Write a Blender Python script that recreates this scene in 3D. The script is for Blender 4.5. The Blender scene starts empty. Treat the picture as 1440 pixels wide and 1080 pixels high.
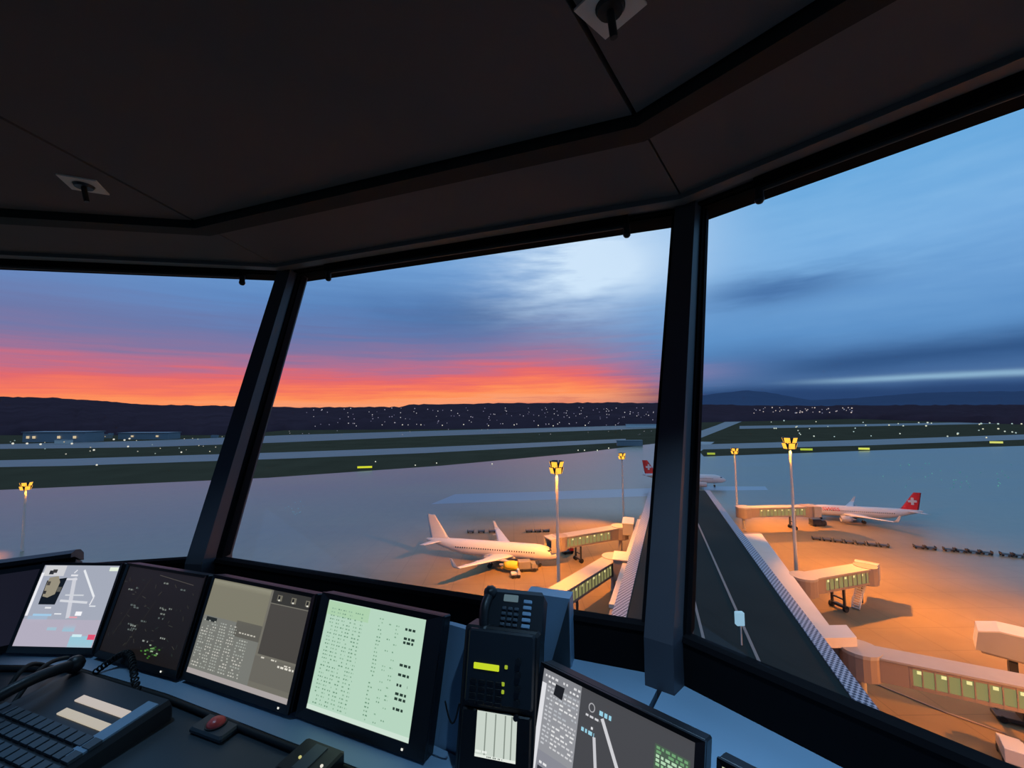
import bpy, math, random
from mathutils import Vector, Matrix
random.seed(7)
C = bpy.context.scene.collection
PI = math.pi
# ------------------------------------------------------------------ camera geometry (1440x1080 frame)
F = 585.846; PT = math.radians(3.56243); RL = math.radians(-0.67907)
H = 42.5                                             # eye height above the apron
CX, CY, RS, RH, HS, HH = -1.94987, -2.08905, 4.33465, 4.99925, -0.75, 0.97925
PHI = math.radians(85.29337)                         # twelve-sided tower cab

def ray(px, py):
    X = px - 720; Y = py - 540
    cr, sr = math.cos(RL), math.sin(RL)
    X, Y = X*cr + Y*sr, -X*sr + Y*cr
    u = -Y/F; x = X/F; c, s = math.cos(PT), math.sin(PT)
    return Vector((x, c - u*s, s + u*c))
def atz(px, py, z):                                  # where the line of sight meets the height z (above the apron)
    r = ray(px, py); t = (z - H)/r.z
    return Vector((r.x*t, r.y*t, z))
def VX(k, R, z):                                     # corner k of the cab, z relative to the eye
    a = PHI - k*PI/6
    return Vector((CX + R*math.cos(a), CY + R*math.sin(a), H + z))
def FP(k, s, R, z):                                  # point on facet k
    return VX(k, R, z).lerp(VX(k+1, R, z), s)
def RW(z): return RS + (RH - RS)*(z - HS)/(HH - HS)

# ------------------------------------------------------------------ helpers
def lin(c):
    return tuple(((v/255.)/12.92 if v/255. <= .04045 else ((v/255. + .055)/1.055)**2.4) for v in c)
class MB:
    def __init__(s): s.v = []; s.f = []; s.m = []; s.sm = []
    def add(s, vs, fs, m=0, smooth=False):
        o = len(s.v); s.v += [tuple(v) for v in vs]
        for f in fs: s.f.append([o + i for i in f]); s.m.append(m); s.sm.append(smooth)
        return s
    def hexa(s, b, t, m=0):                          # two matching quads
        return s.add(list(b) + list(t), [(3,2,1,0),(4,5,6,7),(0,1,5,4),(1,2,6,5),(2,3,7,6),(3,0,4,7)], m)
    def box(s, c, d, m=0, R=None):
        c = Vector(c); x, y, z = d[0]/2, d[1]/2, d[2]/2
        p = [Vector(q) for q in ((-x,-y,-z),(x,-y,-z),(x,y,-z),(-x,y,-z),(-x,-y,z),(x,-y,z),(x,y,z),(-x,y,z))]
        if R is not None: p = [R @ q for q in p]
        p = [q + c for q in p]
        return s.hexa(p[:4], p[4:], m)
    def bbox(s, c, d, b=.005, m=0):                  # box with chamfered edges
        c = Vector(c); x, y, z = d[0]/2, d[1]/2, d[2]/2
        rings = []
        def ring(xx, yy, zz):
            return [c + Vector(q) for q in ((-xx+b,-yy,zz),(xx-b,-yy,zz),(xx,-yy+b,zz),(xx,yy-b,zz),(xx-b,yy,zz),(-xx+b,yy,zz),(-xx,yy-b,zz),(-xx,-yy+b,zz))]
        rings = [ring(x-b, y-b, -z), ring(x, y, -z+b), ring(x, y, z-b), ring(x-b, y-b, z)]
        return s.loft(rings, m, smooth=False)
    def prism(s, pts, h, m=0):                       # polygon (3d points, ccw from +h) extruded by vector h
        h = Vector(h); n = len(pts); a = [Vector(p) for p in pts]
        fs = [tuple(range(n))[::-1], tuple(range(n, 2*n))] + [(i, (i+1) % n, n + (i+1) % n, n + i) for i in range(n)]
        return s.add(a + [p + h for p in a], fs, m)
    def loft(s, rings, m=0, cap=True, smooth=True, closed=True):
        n = len(rings[0]); vs = [p for r in rings for p in r]; fs = []
        for i in range(len(rings) - 1):
            for j in range(n if closed else n - 1):
                k = (j + 1) % n
                fs.append((i*n + j, i*n + k, (i+1)*n + k, (i+1)*n + j))
        s.add(vs, fs, m, smooth)
        if cap: s.add(rings[0], [tuple(range(n))[::-1]], m); s.add(rings[-1], [tuple(range(n))], m)
        return s
    def tube(s, p, q, r, n=10, m=0, r2=None, smooth=True):
        p = Vector(p); q = Vector(q); d = (q - p).normalized()
        a = d.orthogonal().normalized(); b = d.cross(a)
        r2 = r if r2 is None else r2
        R = lambda c, rr: [c + (a*math.cos(2*PI*i/n) + b*math.sin(2*PI*i/n))*rr for i in range(n)]
        return s.loft([R(p, r), R(q, r2)], m, True, smooth)
    def path(s, pts, r, n=8, m=0):
        pts = [Vector(p) for p in pts]; rings = []; a = None
        for i, p in enumerate(pts):
            d = (pts[min(i+1, len(pts)-1)] - pts[max(i-1, 0)]).normalized()
            a = d.orthogonal().normalized() if a is None else (a - d*a.dot(d)).normalized()
            b = d.cross(a)
            rings.append([p + (a*math.cos(2*PI*j/n) + b*math.sin(2*PI*j/n))*r for j in range(n)])
        return s.loft(rings, m)
    def ball(s, c, r, n=10, m=0, sz=1.):
        c = Vector(c); rings = []
        for i in range(n//2 + 1):
            t = -PI/2 + PI*i/(n//2); rr = max(math.cos(t), .001)*r
            rings.append([c + Vector((rr*math.cos(2*PI*j/n), rr*math.sin(2*PI*j/n), r*sz*math.sin(t))) for j in range(n)])
        return s.loft(rings, m)
    def build(s, name, mats, parent=None):
        me = bpy.data.meshes.new(name)
        me.from_pydata(s.v, [], s.f)
        for m in (mats if isinstance(mats, (list, tuple)) else [mats]): me.materials.append(m)
        me.polygons.foreach_set('material_index', s.m)
        me.polygons.foreach_set('use_smooth', s.sm)
        me.validate(); me.update()
        o = bpy.data.objects.new(name, me); C.objects.link(o)
        if parent: o.parent = parent
        return o
def tag(o, label, cat, group=None, kind=None):
    o['label'] = label; o['category'] = cat
    if group: o['group'] = group
    if kind: o['kind'] = kind
    return o
def thing(name, label, cat, loc=(0,0,0), rz=0, group=None, M=None, kind=None):
    o = bpy.data.objects.new(name, None); C.objects.link(o); o.empty_display_size = .1
    if M is not None: o.matrix_world = M
    else: o.location = loc; o.rotation_euler = (0, 0, rz)
    return tag(o, label, cat, group, kind)
def dup(root, label=None, loc=None, rz=None):
    r = root.copy(); C.objects.link(r)
    if loc is not None: r.location = loc
    if rz is not None: r.rotation_euler = (0, 0, rz)
    if label: r['label'] = label
    def kids(a, b):
        for ch in list(a.children):
            c = ch.copy(); C.objects.link(c); c.parent = b
            kids(ch, c)
    kids(root, r)
    return r

# ------------------------------------------------------------------ materials
def mat(name, col, rough=.6, metal=0., spec=.5, noise=0., nscale=5., bump=0., coat=0.):
    m = bpy.data.materials.new(name); m.use_nodes = True
    nt = m.node_tree; b = nt.nodes['Principled BSDF']
    b.inputs['Base Color'].default_value = (*col, 1); b.inputs['Roughness'].default_value = rough
    b.inputs['Metallic'].default_value = metal; b.inputs['Specular IOR Level'].default_value = spec
    b.inputs['Coat Weight'].default_value = coat
    if noise or bump:
        tc = nt.nodes.new('ShaderNodeTexCoord'); nz = nt.nodes.new('ShaderNodeTexNoise')
        nz.inputs['Scale'].default_value = nscale; nz.inputs['Detail'].default_value = 6
        nt.links.new(tc.outputs['Object'], nz.inputs['Vector'])
        if noise:
            mx = nt.nodes.new('ShaderNodeMix'); mx.data_type = 'RGBA'
            mx.inputs['A'].default_value = (*[c*(1-noise) for c in col], 1)
            mx.inputs['B'].default_value = (*[min(1, c*(1+noise)) for c in col], 1)
            nt.links.new(nz.outputs['Fac'], mx.inputs['Factor']); nt.links.new(mx.outputs['Result'], b.inputs['Base Color'])
        if bump:
            bp = nt.nodes.new('ShaderNodeBump'); bp.inputs['Strength'].default_value = bump
            nt.links.new(nz.outputs['Fac'], bp.inputs['Height']); nt.links.new(bp.outputs['Normal'], b.inputs['Normal'])
    return m
def em(name, rgb, s=1.):
    m = bpy.data.materials.new(name); m.use_nodes = True
    b = m.node_tree.nodes['Principled BSDF']
    b.inputs['Base Color'].default_value = (.02, .02, .02, 1); b.inputs['Roughness'].default_value = .35
    b.inputs['Emission Color'].default_value = (*lin(rgb), 1); b.inputs['Emission Strength'].default_value = s
    return m
class X:                                             # tiny expression builder for node maths
    nt = None
    def __init__(s, k): s.k = k
    @staticmethod
    def op(o, *a):
        n = X.nt.nodes.new('ShaderNodeMath'); n.operation = o
        for i, v in enumerate(a):
            if isinstance(v, X): X.nt.links.new(v.k, n.inputs[i])
            else: n.inputs[i].default_value = v
        return X(n.outputs[0])
    def __add__(s, o): return X.op('ADD', s, o)
    __radd__ = __add__
    def __sub__(s, o): return X.op('SUBTRACT', s, o)
    def __rsub__(s, o): return X.op('SUBTRACT', o, s)
    def __mul__(s, o): return X.op('MULTIPLY', s, o)
    __rmul__ = __mul__
    def __truediv__(s, o): return X.op('DIVIDE', s, o)
    def __pow__(s, o): return X.op('POWER', s, o)
def smooth(x, a, b):
    n = X.nt.nodes.new('ShaderNodeMapRange'); n.interpolation_type = 'SMOOTHSTEP'
    X.nt.links.new(x.k, n.inputs['Value']); n.inputs['From Min'].default_value = a; n.inputs['From Max'].default_value = b
    return X(n.outputs[0])
def gauss(x, c, w, y=None, d=0, h=1):
    q = ((x - c)*(1/w)); q = q*q
    if y is not None: p = (y - d)*(1/h); q = q + p*p
    return X.op('EXPONENT', q*-1.0)
def xyz(x, y, z):
    n = X.nt.nodes.new('ShaderNodeCombineXYZ')
    for i, v in enumerate((x, y, z)):
        if isinstance(v, X): X.nt.links.new(v.k, n.inputs[i])
        else: n.inputs[i].default_value = v
    return n.outputs[0]
def noise(vec, scale, detail=4, rough=.55):
    n = X.nt.nodes.new('ShaderNodeTexNoise'); X.nt.links.new(vec, n.inputs['Vector'])
    n.inputs['Scale'].default_value = scale; n.inputs['Detail'].default_value = detail; n.inputs['Roughness'].default_value = rough
    return X(n.outputs['Fac'])
def mixc(f, a, b):
    n = X.nt.nodes.new('ShaderNodeMix'); n.data_type = 'RGBA'; n.clamp_factor = True
    X.nt.links.new(f.k, n.inputs['Factor'])
    for i, v in (('A', a), ('B', b)):
        if isinstance(v, tuple): n.inputs[i].default_value = (*lin(v), 1)
        else: X.nt.links.new(v, n.inputs[i])
    return n.outputs['Result']
def ramp(x, stops, lo, hi):
    n = X.nt.nodes.new('ShaderNodeValToRGB'); e = n.color_ramp.elements
    X.nt.links.new(smap(x, lo, hi).k, n.inputs[0])
    while len(e) < len(stops): e.new(.5)
    for i, (p, c) in enumerate(stops):
        e[i].position = (p - lo)/(hi - lo); e[i].color = (*lin(c), 1)
    return n.outputs[0]
def smap(x, a, b):
    n = X.nt.nodes.new('ShaderNodeMapRange'); X.nt.links.new(x.k, n.inputs['Value'])
    n.inputs['From Min'].default_value = a; n.inputs['From Max'].default_value = b
    return X(n.outputs[0])

# ------------------------------------------------------------------ sky: dusk after sunset under streaky cloud
def make_world():
    w = bpy.data.worlds.new('dusk_sky'); bpy.context.scene.world = w; w.use_nodes = True
    nt = w.node_tree; X.nt = nt
    bg = nt.nodes['Background']
    tc = nt.nodes.new('ShaderNodeTexCoord'); sp = nt.nodes.new('ShaderNodeSeparateXYZ')
    nt.links.new(tc.outputs['Generated'], sp.inputs[0])
    x, y, z = (X(sp.outputs[i]) for i in range(3))
    el = X.op('ARCSINE', z)*57.29578
    az = X.op('ARCTAN2', x, y)*57.29578
    streak = noise(xyz(az*.05, el*1.3 - az*.014, 0.), 1.0, 6, .62) - .5          # flat streaks near the horizon
    big = noise(xyz(az*.05, el*.13, 3.), 1.0, 5) - .5              # broad cloud
    fine = noise(xyz(az*.12, el*.8, 9.), 1.0, 6, .6) - .5
    e1 = el + .55 + streak*4.8 + fine*2.0 + big*1.8 - gauss(az, 4., 9.)*1.3 + smooth(az*-1., 20., 48.)*.5
    warm = ramp(e1, [(0., (216,120,100)), (1.2, (252,158,112)), (2.2, (255,144,88)), (3.2, (248,120,92)), (4.6, (228,104,106)),
                     (6., (186,110,138)), (8., (136,116,156)), (10.5, (104,120,168)), (14, (96,138,192)), (20, (112,158,208)), (34, (100,152,208)), (46, (150,188,222)), (90, (170,198,224))], 0, 90)
    e2 = el + big*2.5 + streak*.8
    cool = ramp(e2, [(0., (40,62,104)), (1.4, (42,70,114)), (3., (74,108,154)), (5., (72,112,162)), (8., (92,142,194)), (12., (104,154,205)),
                     (17., (118,170,218)), (25., (104,166,216)), (34., (96,160,214)), (46., (150,190,224)), (90., (170,198,224))], 0, 90)
    m = smooth(az + streak*10, 9., 25.)
    back = smooth(X.op('ABSOLUTE', az), 75., 120.)
    col = mixc(X.op('MAXIMUM', m, back), warm, cool)
    col = mixc(gauss(az, -8., 17., el, 13.2 , 3.2)*.75*smap(big, -.35, .15), col, (66,98,146))           # slate cloud mid
    col = mixc(gauss(az, -52., 16., el, 11., 4.)*.35, col, (120,120,160))
    bright = gauss(az + fine*9, 11.5, 11.5, el + big*5, 19.5, 6.5)
    col = mixc(bright*smap(fine + big*.5, -.7, .1)*1.3, col, (206,226,244))
    col = mixc(gauss(az, 22., 7., el + fine*4, 23., 5.)*.45, col, (176,206,236))
    col = mixc(smap(fine + big*.6, -.15, .3)*.35*smooth(az, 22., 34.)*gauss(el, 18., 8.), col, (150,196,232))
    col = mixc(gauss(az + fine*5, 32.5, 8.0, el + fine*2.4, 13.4, 1.7)*.85, col, (66,106,158))   # lens cloud
    col = mixc(gauss(az, 23., 5.5, el + streak*2, 4.4, 1.1)*.35, col, (170,140,172))                      # last pink
    bank = smooth(az, 27., 40.)*gauss(el + fine*1.2 - (az-40.)*.05, 4.6, 1.25, )
    col = mixc(bank*.85, col, (46,80,126))
    line = smooth(az, 30., 44.)*gauss(el + fine*.25, 2.75, .3)
    col = mixc(line*.75, col, (150,188,212))
    low = smooth(az, 20., 30.)*(1 - smooth(el + fine*.8, 1.4, 2.4))
    col = mixc(low*.8, col, (40,66,108))
    below = 1 - smooth(el, -3., -.5)
    col = mixc(below, col, (40,44,56))
    nt.links.new(col, bg.inputs['Color']); bg.inputs['Strength'].default_value = SKY
SKY = 1.08
make_world()

M = dict(
    black=mat('black_plastic', (.012,.012,.014), .45), bezel=mat('bezel_black', (.008,.007,.008), .4),
    frame=mat('black_frame_paint', (.010,.009,.010), .8, spec=.02), post=mat('slate_powder_coat', (.075,.072,.085), .45, noise=.15, nscale=3),
    ceil=mat('dark_ceiling_panel', (.12,.105,.11), .8, noise=.12, nscale=1.5), ceil_dark=mat('ceiling_shadow_gap', (.012,.010,.010), .8),
    rail=mat('ceiling_rail_grey', (.12,.115,.12), .5), plate=mat('white_plate', (.75,.72,.68), .5),
    blue=mat('blue_grey_console_paint', (.27,.41,.56), .45, noise=.06, nscale=6), desk=mat('dark_desk_laminate', (.045,.06,.075), .4, noise=.1, nscale=8),
    carpet=mat('dark_carpet', (.03,.03,.035), .95, noise=.3, nscale=60), rubber=mat('black_rubber', (.01,.01,.011), .7),
    phone=mat('phone_black', (.02,.024,.03), .38), key=mat('key_slate', (.07,.09,.11), .45), paper=mat('label_paper', (.62,.6,.55), .7),
    red=mat('sunset_glow_red', (.8,.09,.08), .3), steel=mat('galvanised_steel', (.5,.48,.45), .5), white=mat('aircraft_white', (.52,.52,.54), .35),  # the red stands for sunset reflected on the desk
    yellow=mat('engine_yellow', (.8,.48,.02), .35), tailred=mat('tail_red', (.62,.02,.02), .4), dark=mat('dark_metal', (.03,.03,.032), .5),
    grey=mat('aircraft_grey', (.35,.35,.37), .45), glassd=mat('dark_glass', (.012,.014,.018), .12), navy=mat('tail_navy', (.03,.03,.07), .4),
    bridge=mat('bridge_cream', (.30,.29,.28), .6, noise=.1, nscale=.7), bridge_d=mat('bridge_brown', (.22,.18,.16), .6), tyre=mat('tyre', (.012,.012,.012), .85),
    concrete=mat('pale_render', (.55,.52,.48), .7, noise=.08, nscale=.5), roof=mat('dark_roof_membrane', (.013,.019,.018), .8, spec=.15, noise=.4, nscale=.12),
    green=mat('dark_green_facade', (.03,.04,.035), .5),
    forest=mat('forest_dusk', (.048,.030,.042), .95, spec=0., noise=.4, nscale=.01), hill=mat('far_hill', (.06,.085,.15), 1., spec=0., noise=.1, nscale=.002),  # purple forest and blue hill tints carry the distance haze in their colour
    grass=mat('airfield_grass', (.062,.055,.036), .95, spec=0., noise=.3, nscale=.03), strip=mat('taxiway_asphalt', (.2,.185,.19), .6, noise=.12, nscale=.03),
    runway=mat('runway_asphalt', (.17,.155,.16), .6, noise=.12, nscale=.03), lane=mat('pale_glossy_lane', (.24,.245,.27), .4, spec=.9, coat=.6), cargo=mat('cargo_grey', (.2,.19,.18), .6),
    shed=mat('shed_white', (.55,.58,.6), .6), shed2=mat('shed_grey', (.16,.19,.22), .6),
)
def apron_mat():
    m = mat('apron_concrete', (.2,.2,.2), .38, spec=.8, coat=.6); nt = m.node_tree; X.nt = nt; b = nt.nodes['Principled BSDF']
    b.inputs['Coat Roughness'].default_value = .22; b.inputs['Coat IOR'].default_value = 1.7
    tc = nt.nodes.new('ShaderNodeTexCoord'); sp = nt.nodes.new('ShaderNodeSeparateXYZ'); nt.links.new(tc.outputs['Object'], sp.inputs[0])
    x, y = X(sp.outputs[0]), X(sp.outputs[1])
    n1 = noise(xyz(x*.012, y*.03, 0.), 1., 6); n2 = noise(xyz(x*.25, y*.25, 4.), 1., 4)
    jx = X.op('PINGPONG', x, 3.75); jy = X.op('PINGPONG', y, 3.75)              # slab joints every 7.5 m
    j = X.op('MINIMUM', smooth(jx, 0., .12), smooth(jy, 0., .12))
    f = smap(n1*.75 + n2*.25, .3, .7)
    d = X.op('ABSOLUTE', (x - 25.)*.942 - (y - 54.)*.335)                        # distance from the pier, fitted to the orange light pool
    glossy = X.op('MAXIMUM', smooth(d + n1*40, 62., 118.), smooth(y + n1*30, 160., 200.))  # sky sheen cut and base warmed where the floodlight should read orange
    c = mixc(glossy, mixc(f, (112,97,74), (134,116,90)), mixc(f, (100,92,70), (126,116,90)))
    nt.links.new((glossy*.6).k, b.inputs['Coat Weight']); nt.links.new((glossy*.65 + .15).k, b.inputs['Specular IOR Level'])
    c = mixc((1-j)*.35, c, (56,52,46))
    nt.links.new(c, b.inputs['Base Color'])
    r = .34 + n1*.22 + (1 - glossy)*.3
    nt.links.new(r.k, b.inputs['Roughness'])
    return m
M['apron'] = apron_mat()
def rib_mat():
    m = mat('ribbed_metal_edge', (.5,.5,.5), .45, .2); nt = m.node_tree; X.nt = nt; b = nt.nodes['Principled BSDF']
    tc = nt.nodes.new('ShaderNodeTexCoord'); sp = nt.nodes.new('ShaderNodeSeparateXYZ'); nt.links.new(tc.outputs['Object'], sp.inputs[0])
    x, y = X(sp.outputs[0]), X(sp.outputs[1])
    a = X.op('PINGPONG', y*1.0, .35); bb = X.op('PINGPONG', x*1.0 + .17, .35)
    k = X.op('ABSOLUTE', smooth(a, .12, .23) - smooth(bb, .12, .23))
    nt.links.new(mixc(k, (178,180,192), (52,58,76)), b.inputs['Base Color'])
    return m
M['rib'] = rib_mat()
def pane_mat(name, tint=(.97,.985,1.), base=.012):
    m = bpy.data.materials.new(name); m.use_nodes = True; nt = m.node_tree; nt.nodes.clear(); X.nt = nt
    out = nt.nodes.new('ShaderNodeOutputMaterial'); mx = nt.nodes.new('ShaderNodeMixShader')
    tr = nt.nodes.new('ShaderNodeBsdfTransparent'); tr.inputs[0].default_value = (*tint, 1)
    gl = nt.nodes.new('ShaderNodeBsdfGlossy'); gl.inputs['Roughness'].default_value = .01
    lw = nt.nodes.new('ShaderNodeLayerWeight')
    fac = X(lw.outputs['Facing'])**5.*.6 + base
    nt.links.new(fac.k, mx.inputs[0]); nt.links.new(tr.outputs[0], mx.inputs[1]); nt.links.new(gl.outputs[0], mx.inputs[2])
    nt.links.new(mx.outputs[0], out.inputs[0])
    return m
M['pane'] = pane_mat('window_glass')
M['lit_green'] = em('lit_bridge_glass', (134,130,80), 1.)
M['lamp'] = em('sodium_lamp', (255,176,54), 1.7)
E_ = {}
def emc(rgb, s=1.):
    k = (rgb, s)
    if k not in E_: E_[k] = em('glow_%02x%02x%02x' % rgb, rgb, s)
    return E_[k]

# ------------------------------------------------------------------ camera
cam = bpy.data.cameras.new('camera'); co = bpy.data.objects.new('camera', cam); C.objects.link(co)
cam.sensor_width = 36; cam.lens = F*36/1440; cam.clip_start = .02; cam.clip_end = 60000
c, s = math.cos(PT), math.sin(PT); cr, sr = math.cos(RL), math.sin(RL)
fw = Vector((0, c, s)); up0 = Vector((0, -s, c)); r0 = Vector((1, 0, 0))
rt = r0*cr + up0*sr; up = -r0*sr + up0*cr
mw = Matrix((rt, up, -fw)).transposed().to_4x4(); mw.translation = Vector((0, 0, H))
co.matrix_world = mw; bpy.context.scene.camera = co

# ================================================================== THE CAB
def facet_frame(k):
    t = (VX(k+1, RS, 0) - VX(k, RS, 0)).normalized(); n = Vector((t.y, -t.x, 0))
    a = PHI - (k + .5)*PI/6; o = Vector((math.cos(a), math.sin(a), 0))
    return t, (o)
# floor / ceiling
poly = [VX(-k, RS - .02, -1.65) for k in range(12)]
tag(MB().prism([p - Vector((0,0,.2)) for p in poly], (0,0,.2)).build('floor', M['carpet']), 'dark carpet floor of the control cab', 'floor', kind='structure')
cb = MB()
cb.prism([VX(-k, RH + .15, HH + .05) for k in range(12)], (0,0,.3), 1)
def wedge(k, R0, R1, z, th, g=.006, m=0):
    a, b = VX(k, R0, z) if R0 else VX(k, .05, z), VX(k+1, R0 or .05, z); c_, d = VX(k+1, R1, z), VX(k, R1, z)
    t = (c_ - d).normalized()*g
    q = [a + t, b - t, c_ - t, d + t]
    cb.prism(q[::-1], (0,0,th), m)
for k in range(12):
    wedge(k, .3, 2.2, HH, .06, .008); wedge(k, 2.208, 4.16, HH, .06, .008); wedge(k, 4.28, RH - .02, HH, .06, .004)
tag(cb.build('ceiling', [M['ceil'], M['ceil_dark']]), 'dark panelled twelve-sided ceiling of the control cab', 'ceiling', kind='structure')
# ring: near-black strip painting the shade of a recess, and pale rail on the ceiling
def ring(name, R0, R1, z0, z1, m, label, ks=range(12)):
    b = MB()
    for k in ks:
        b.hexa([VX(k,R0,z0), VX(k+1,R0,z0), VX(k+1,R1,z0), VX(k,R1,z0)], [VX(k,R0,z1), VX(k+1,R0,z1), VX(k+1,R1,z1), VX(k,R1,z1)])
    return tag(b.build(name, m), label, 'trim', kind='structure')
ring('trim_1', 4.175, 4.27, HH - .035, HH + .04, M['ceil_dark'], 'near-black ring strip painting the shade of a recess around the cab ceiling')
ring('trim_2', RH - .20, RH - .13, HH - .022, HH + .02, M['rail'], 'pale grey rail along the ceiling above the windows')
ring('trim_3', RH - .06, RH + .15, HH - .012, HH + .06, M['frame'], 'black head frame above the windows')
WN = {-1: 1, 0: 2, 1: 3, -2: 4, 2: 5, -3: 6, 3: 7, -4: 8, 4: 9, -5: 10, 5: 11, -6: 12}
wl = {-1: 'left window looking onto the sunset side of the airfield', 0: 'middle window between the two slanted posts', 1: 'right window looking down on the pier roof'}
for k in range(-6, 6):
    t, n = facet_frame(k)
    # sill wall
    b = MB()
    b.hexa([VX(k,RS-.02,-1.65), VX(k+1,RS-.02,-1.65), VX(k+1,RS+.03,-1.65), VX(k,RS+.03,-1.65)],
           [VX(k,RS-.02,HS-.012), VX(k+1,RS-.02,HS-.012), VX(k+1,RS+.03,HS-.012), VX(k,RS+.03,HS-.012)])
    side = {-1:'left', 0:'front', 1:'right'}.get(k, 'facet_%d' % (k % 12))
    tag(b.build('wall_' + side, M['frame']), 'black wall panel under the %s' % wl.get(k, 'window facet %d of the cab' % (k % 12)).split(' looking')[0].split(' between')[0], 'wall', kind='structure')
    if k in WN:
        # window frame + pane
        fr = MB()
        def bar(s0, s1, z0, z1, d0=-.02, d1=.022):
            P = lambda s_, z_, d_: FP(k, s_, RW(z_), z_) + n*d_
            fr.hexa([P(s0,z0,d0), P(s1,z0,d0), P(s1,z0,d1), P(s0,z0,d1)], [P(s0,z1,d0), P(s1,z1,d0), P(s1,z1,d1), P(s0,z1,d1)])
        bar(0, 1, HS - .012, HS + .004); bar(0, 1, HH - .02, HH + .02)
        bar(.005, .03, HS, HH); bar(.97, .995, HS, HH)
        w = tag(fr.build('window_%d' % WN[k], M['frame']), wl.get(k, 'side window %d of the cab' % WN[k]), 'window', kind='structure')
        P = lambda s_, z_, d_: FP(k, s_, RW(z_), z_) + n*d_
        z0, z1 = HS, HH - .01
        MB().hexa([P(.02,z0,.005), P(.98,z0,.005), P(.98,z0,.017), P(.02,z0,.017)], [P(.02,z1,.005), P(.98,z1,.005), P(.98,z1,.017), P(.02,z1,.017)]).build('pane', M['pane'], w)
    else:
        b = MB()
        b.hexa([VX(k,RS,HS-.012), VX(k+1,RS,HS-.012), VX(k+1,RS+.1,HS-.012), VX(k,RS+.1,HS-.012)], [VX(k,RH,HH+.05), VX(k+1,RH,HH+.05), VX(k+1,RH+.1,HH+.05), VX(k,RH+.1,HH+.05)])
        tag(b.build('wall_back_%d' % (k % 12), M['frame']), 'dark rear wall panel of the cab', 'wall', kind='structure')
# slanted posts
tn = 4
for k in range(-5, 7):
    a = PHI - k*PI/6; o = Vector((math.cos(a), math.sin(a), 0)); t = Vector((o.y, -o.x, 0))
    b = MB()
    def sec(z, R):
        P = VX(k, R, z)
        return [P + o*.07 - t*.072, P + o*.07 + t*.072, P + t*.066 - o*.01, P + t*.046 - o*.10, P - t*.046 - o*.10, P - t*.066 - o*.01]
    zs = [(-1.64, RS - .02), (HS, RS), (HH, RH)]
    b.loft([sec(z, R) for z, R in zs], 0, smooth=False)
    for sg in (-1, 1):                               # black gasket down each flank
        def g(z, R):
            P = VX(k, R, z) + t*sg*.071
            return [P + o*.045 - t*.010, P + o*.045 + t*.010, P - o*.015 + t*.010, P - o*.015 - t*.010]
        b.loft([g(HS, RS), g(HH - .02, RW(HH - .02))], 1, smooth=False)
    lab = {0: 'slate slanted window post left of the middle window', 1: 'slate slanted window post between middle and right windows'}.get(k, 'slate slanted window post at side corner %d' % (k + 6))
    tag(b.build('trim_%d' % tn, [M['post'], M['frame']]), lab, 'post', kind='structure'); tn += 1

# roller blinds under the head frame
def blind(k, s0, s1, label):
    t, n = facet_frame(k)
    Rb = RH - .06
    th = thing('roller_blind', label, 'blind', FP(k, .5, Rb, HH - .045), 0, 'rolled-up window blinds')
    o = th.location
    L = lambda s_, z_, d_=0: FP(k, s_, Rb, HH + z_) + n*d_ - o
    b = MB(); b.hexa([L(s0,-.05,-.03), L(s1,-.05,-.03), L(s1,-.05,.035), L(s0,-.05,.035)], [L(s0,-.006,-.03), L(s1,-.006,-.03), L(s1,-.006,.035), L(s0,-.006,.035)])
    b.build('cassette', M['frame'], th)
    MB().tube(L(s0+.002,-.05), L(s1-.002,-.05), .012).build('bottom_bar', M['black'], th)
    for s_ in (s0 + .004, s1 - .004):
        q = MB(); q.tube(L(s_,-.045), L(s_,-.092), .017, 10); q.ball(L(s_,-.094), .020); q.build('end_bracket', M['black'], th)
blind(-1, .06, .892, 'rolled blind above the left window ending short of the post')
blind(0, .135, .892, 'rolled blind above the middle window')
blind(1, .12, .93, 'rolled blind above the right window')
# ceiling spotlights
def spot(px, py, label, ang):
    p = atz(px, py, H + HH)
    th = thing('ceiling_spotlight', label, 'spotlight', p, ang, 'square ceiling spotlights')
    a = .062
    b = MB()
    for i in range(24):                              # square plate with a round hole
        t0, t1 = 2*PI*i/24, 2*PI*(i+1)/24
        def sq(t_):
            c_, s_ = math.cos(t_), math.sin(t_); m_ = max(abs(c_), abs(s_)); return (a*c_/m_, a*s_/m_)
        q = [(.036*math.cos(t0), .036*math.sin(t0)), (.036*math.cos(t1), .036*math.sin(t1)), sq(t1), sq(t0)]
        b.prism([Vector((u, v, -.006)) for u, v in q], (0,0,.006))
    b.build('trim_plate', M['plate'], th)
    MB().tube((0,0,-.002), (0,0,-.016), .035, 20, 0, .030).build('lamp_body', M['black'], th)
    MB().tube((0,0,-.014), (.012,0,-.075), .010, 8).build('swivel_arm', M['black'], th)
    return th
def fill_in(th, aim, pw):                           # added cool fill light, hung in an unlit spotlight to brighten the ledges
    L_ = bpy.data.lights.new('ledge_fill', 'SPOT'); L_.energy = pw; L_.color = (.36, .66, 1.); L_.spot_size = R(64); L_.spot_blend = 1.; L_.shadow_soft_size = .03
    lo = bpy.data.objects.new('ledge_fill', L_); C.objects.link(lo); lo.parent = th; lo.location = (.012, 0, -.09)
    d_ = Matrix.Rotation(-th.rotation_euler[2], 3, 'Z') @ (Vector(aim) - Vector(th.location))
    lo.rotation_euler = d_.to_track_quat('-Z', 'Y').to_euler()
R = math.radians
_s1 = spot(118, 259, 'small square white-rimmed spotlight in the left ceiling panel', math.radians(25))
_s2 = spot(858, 8, 'square white-rimmed spotlight at the top of the ceiling', math.radians(40))

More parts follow.
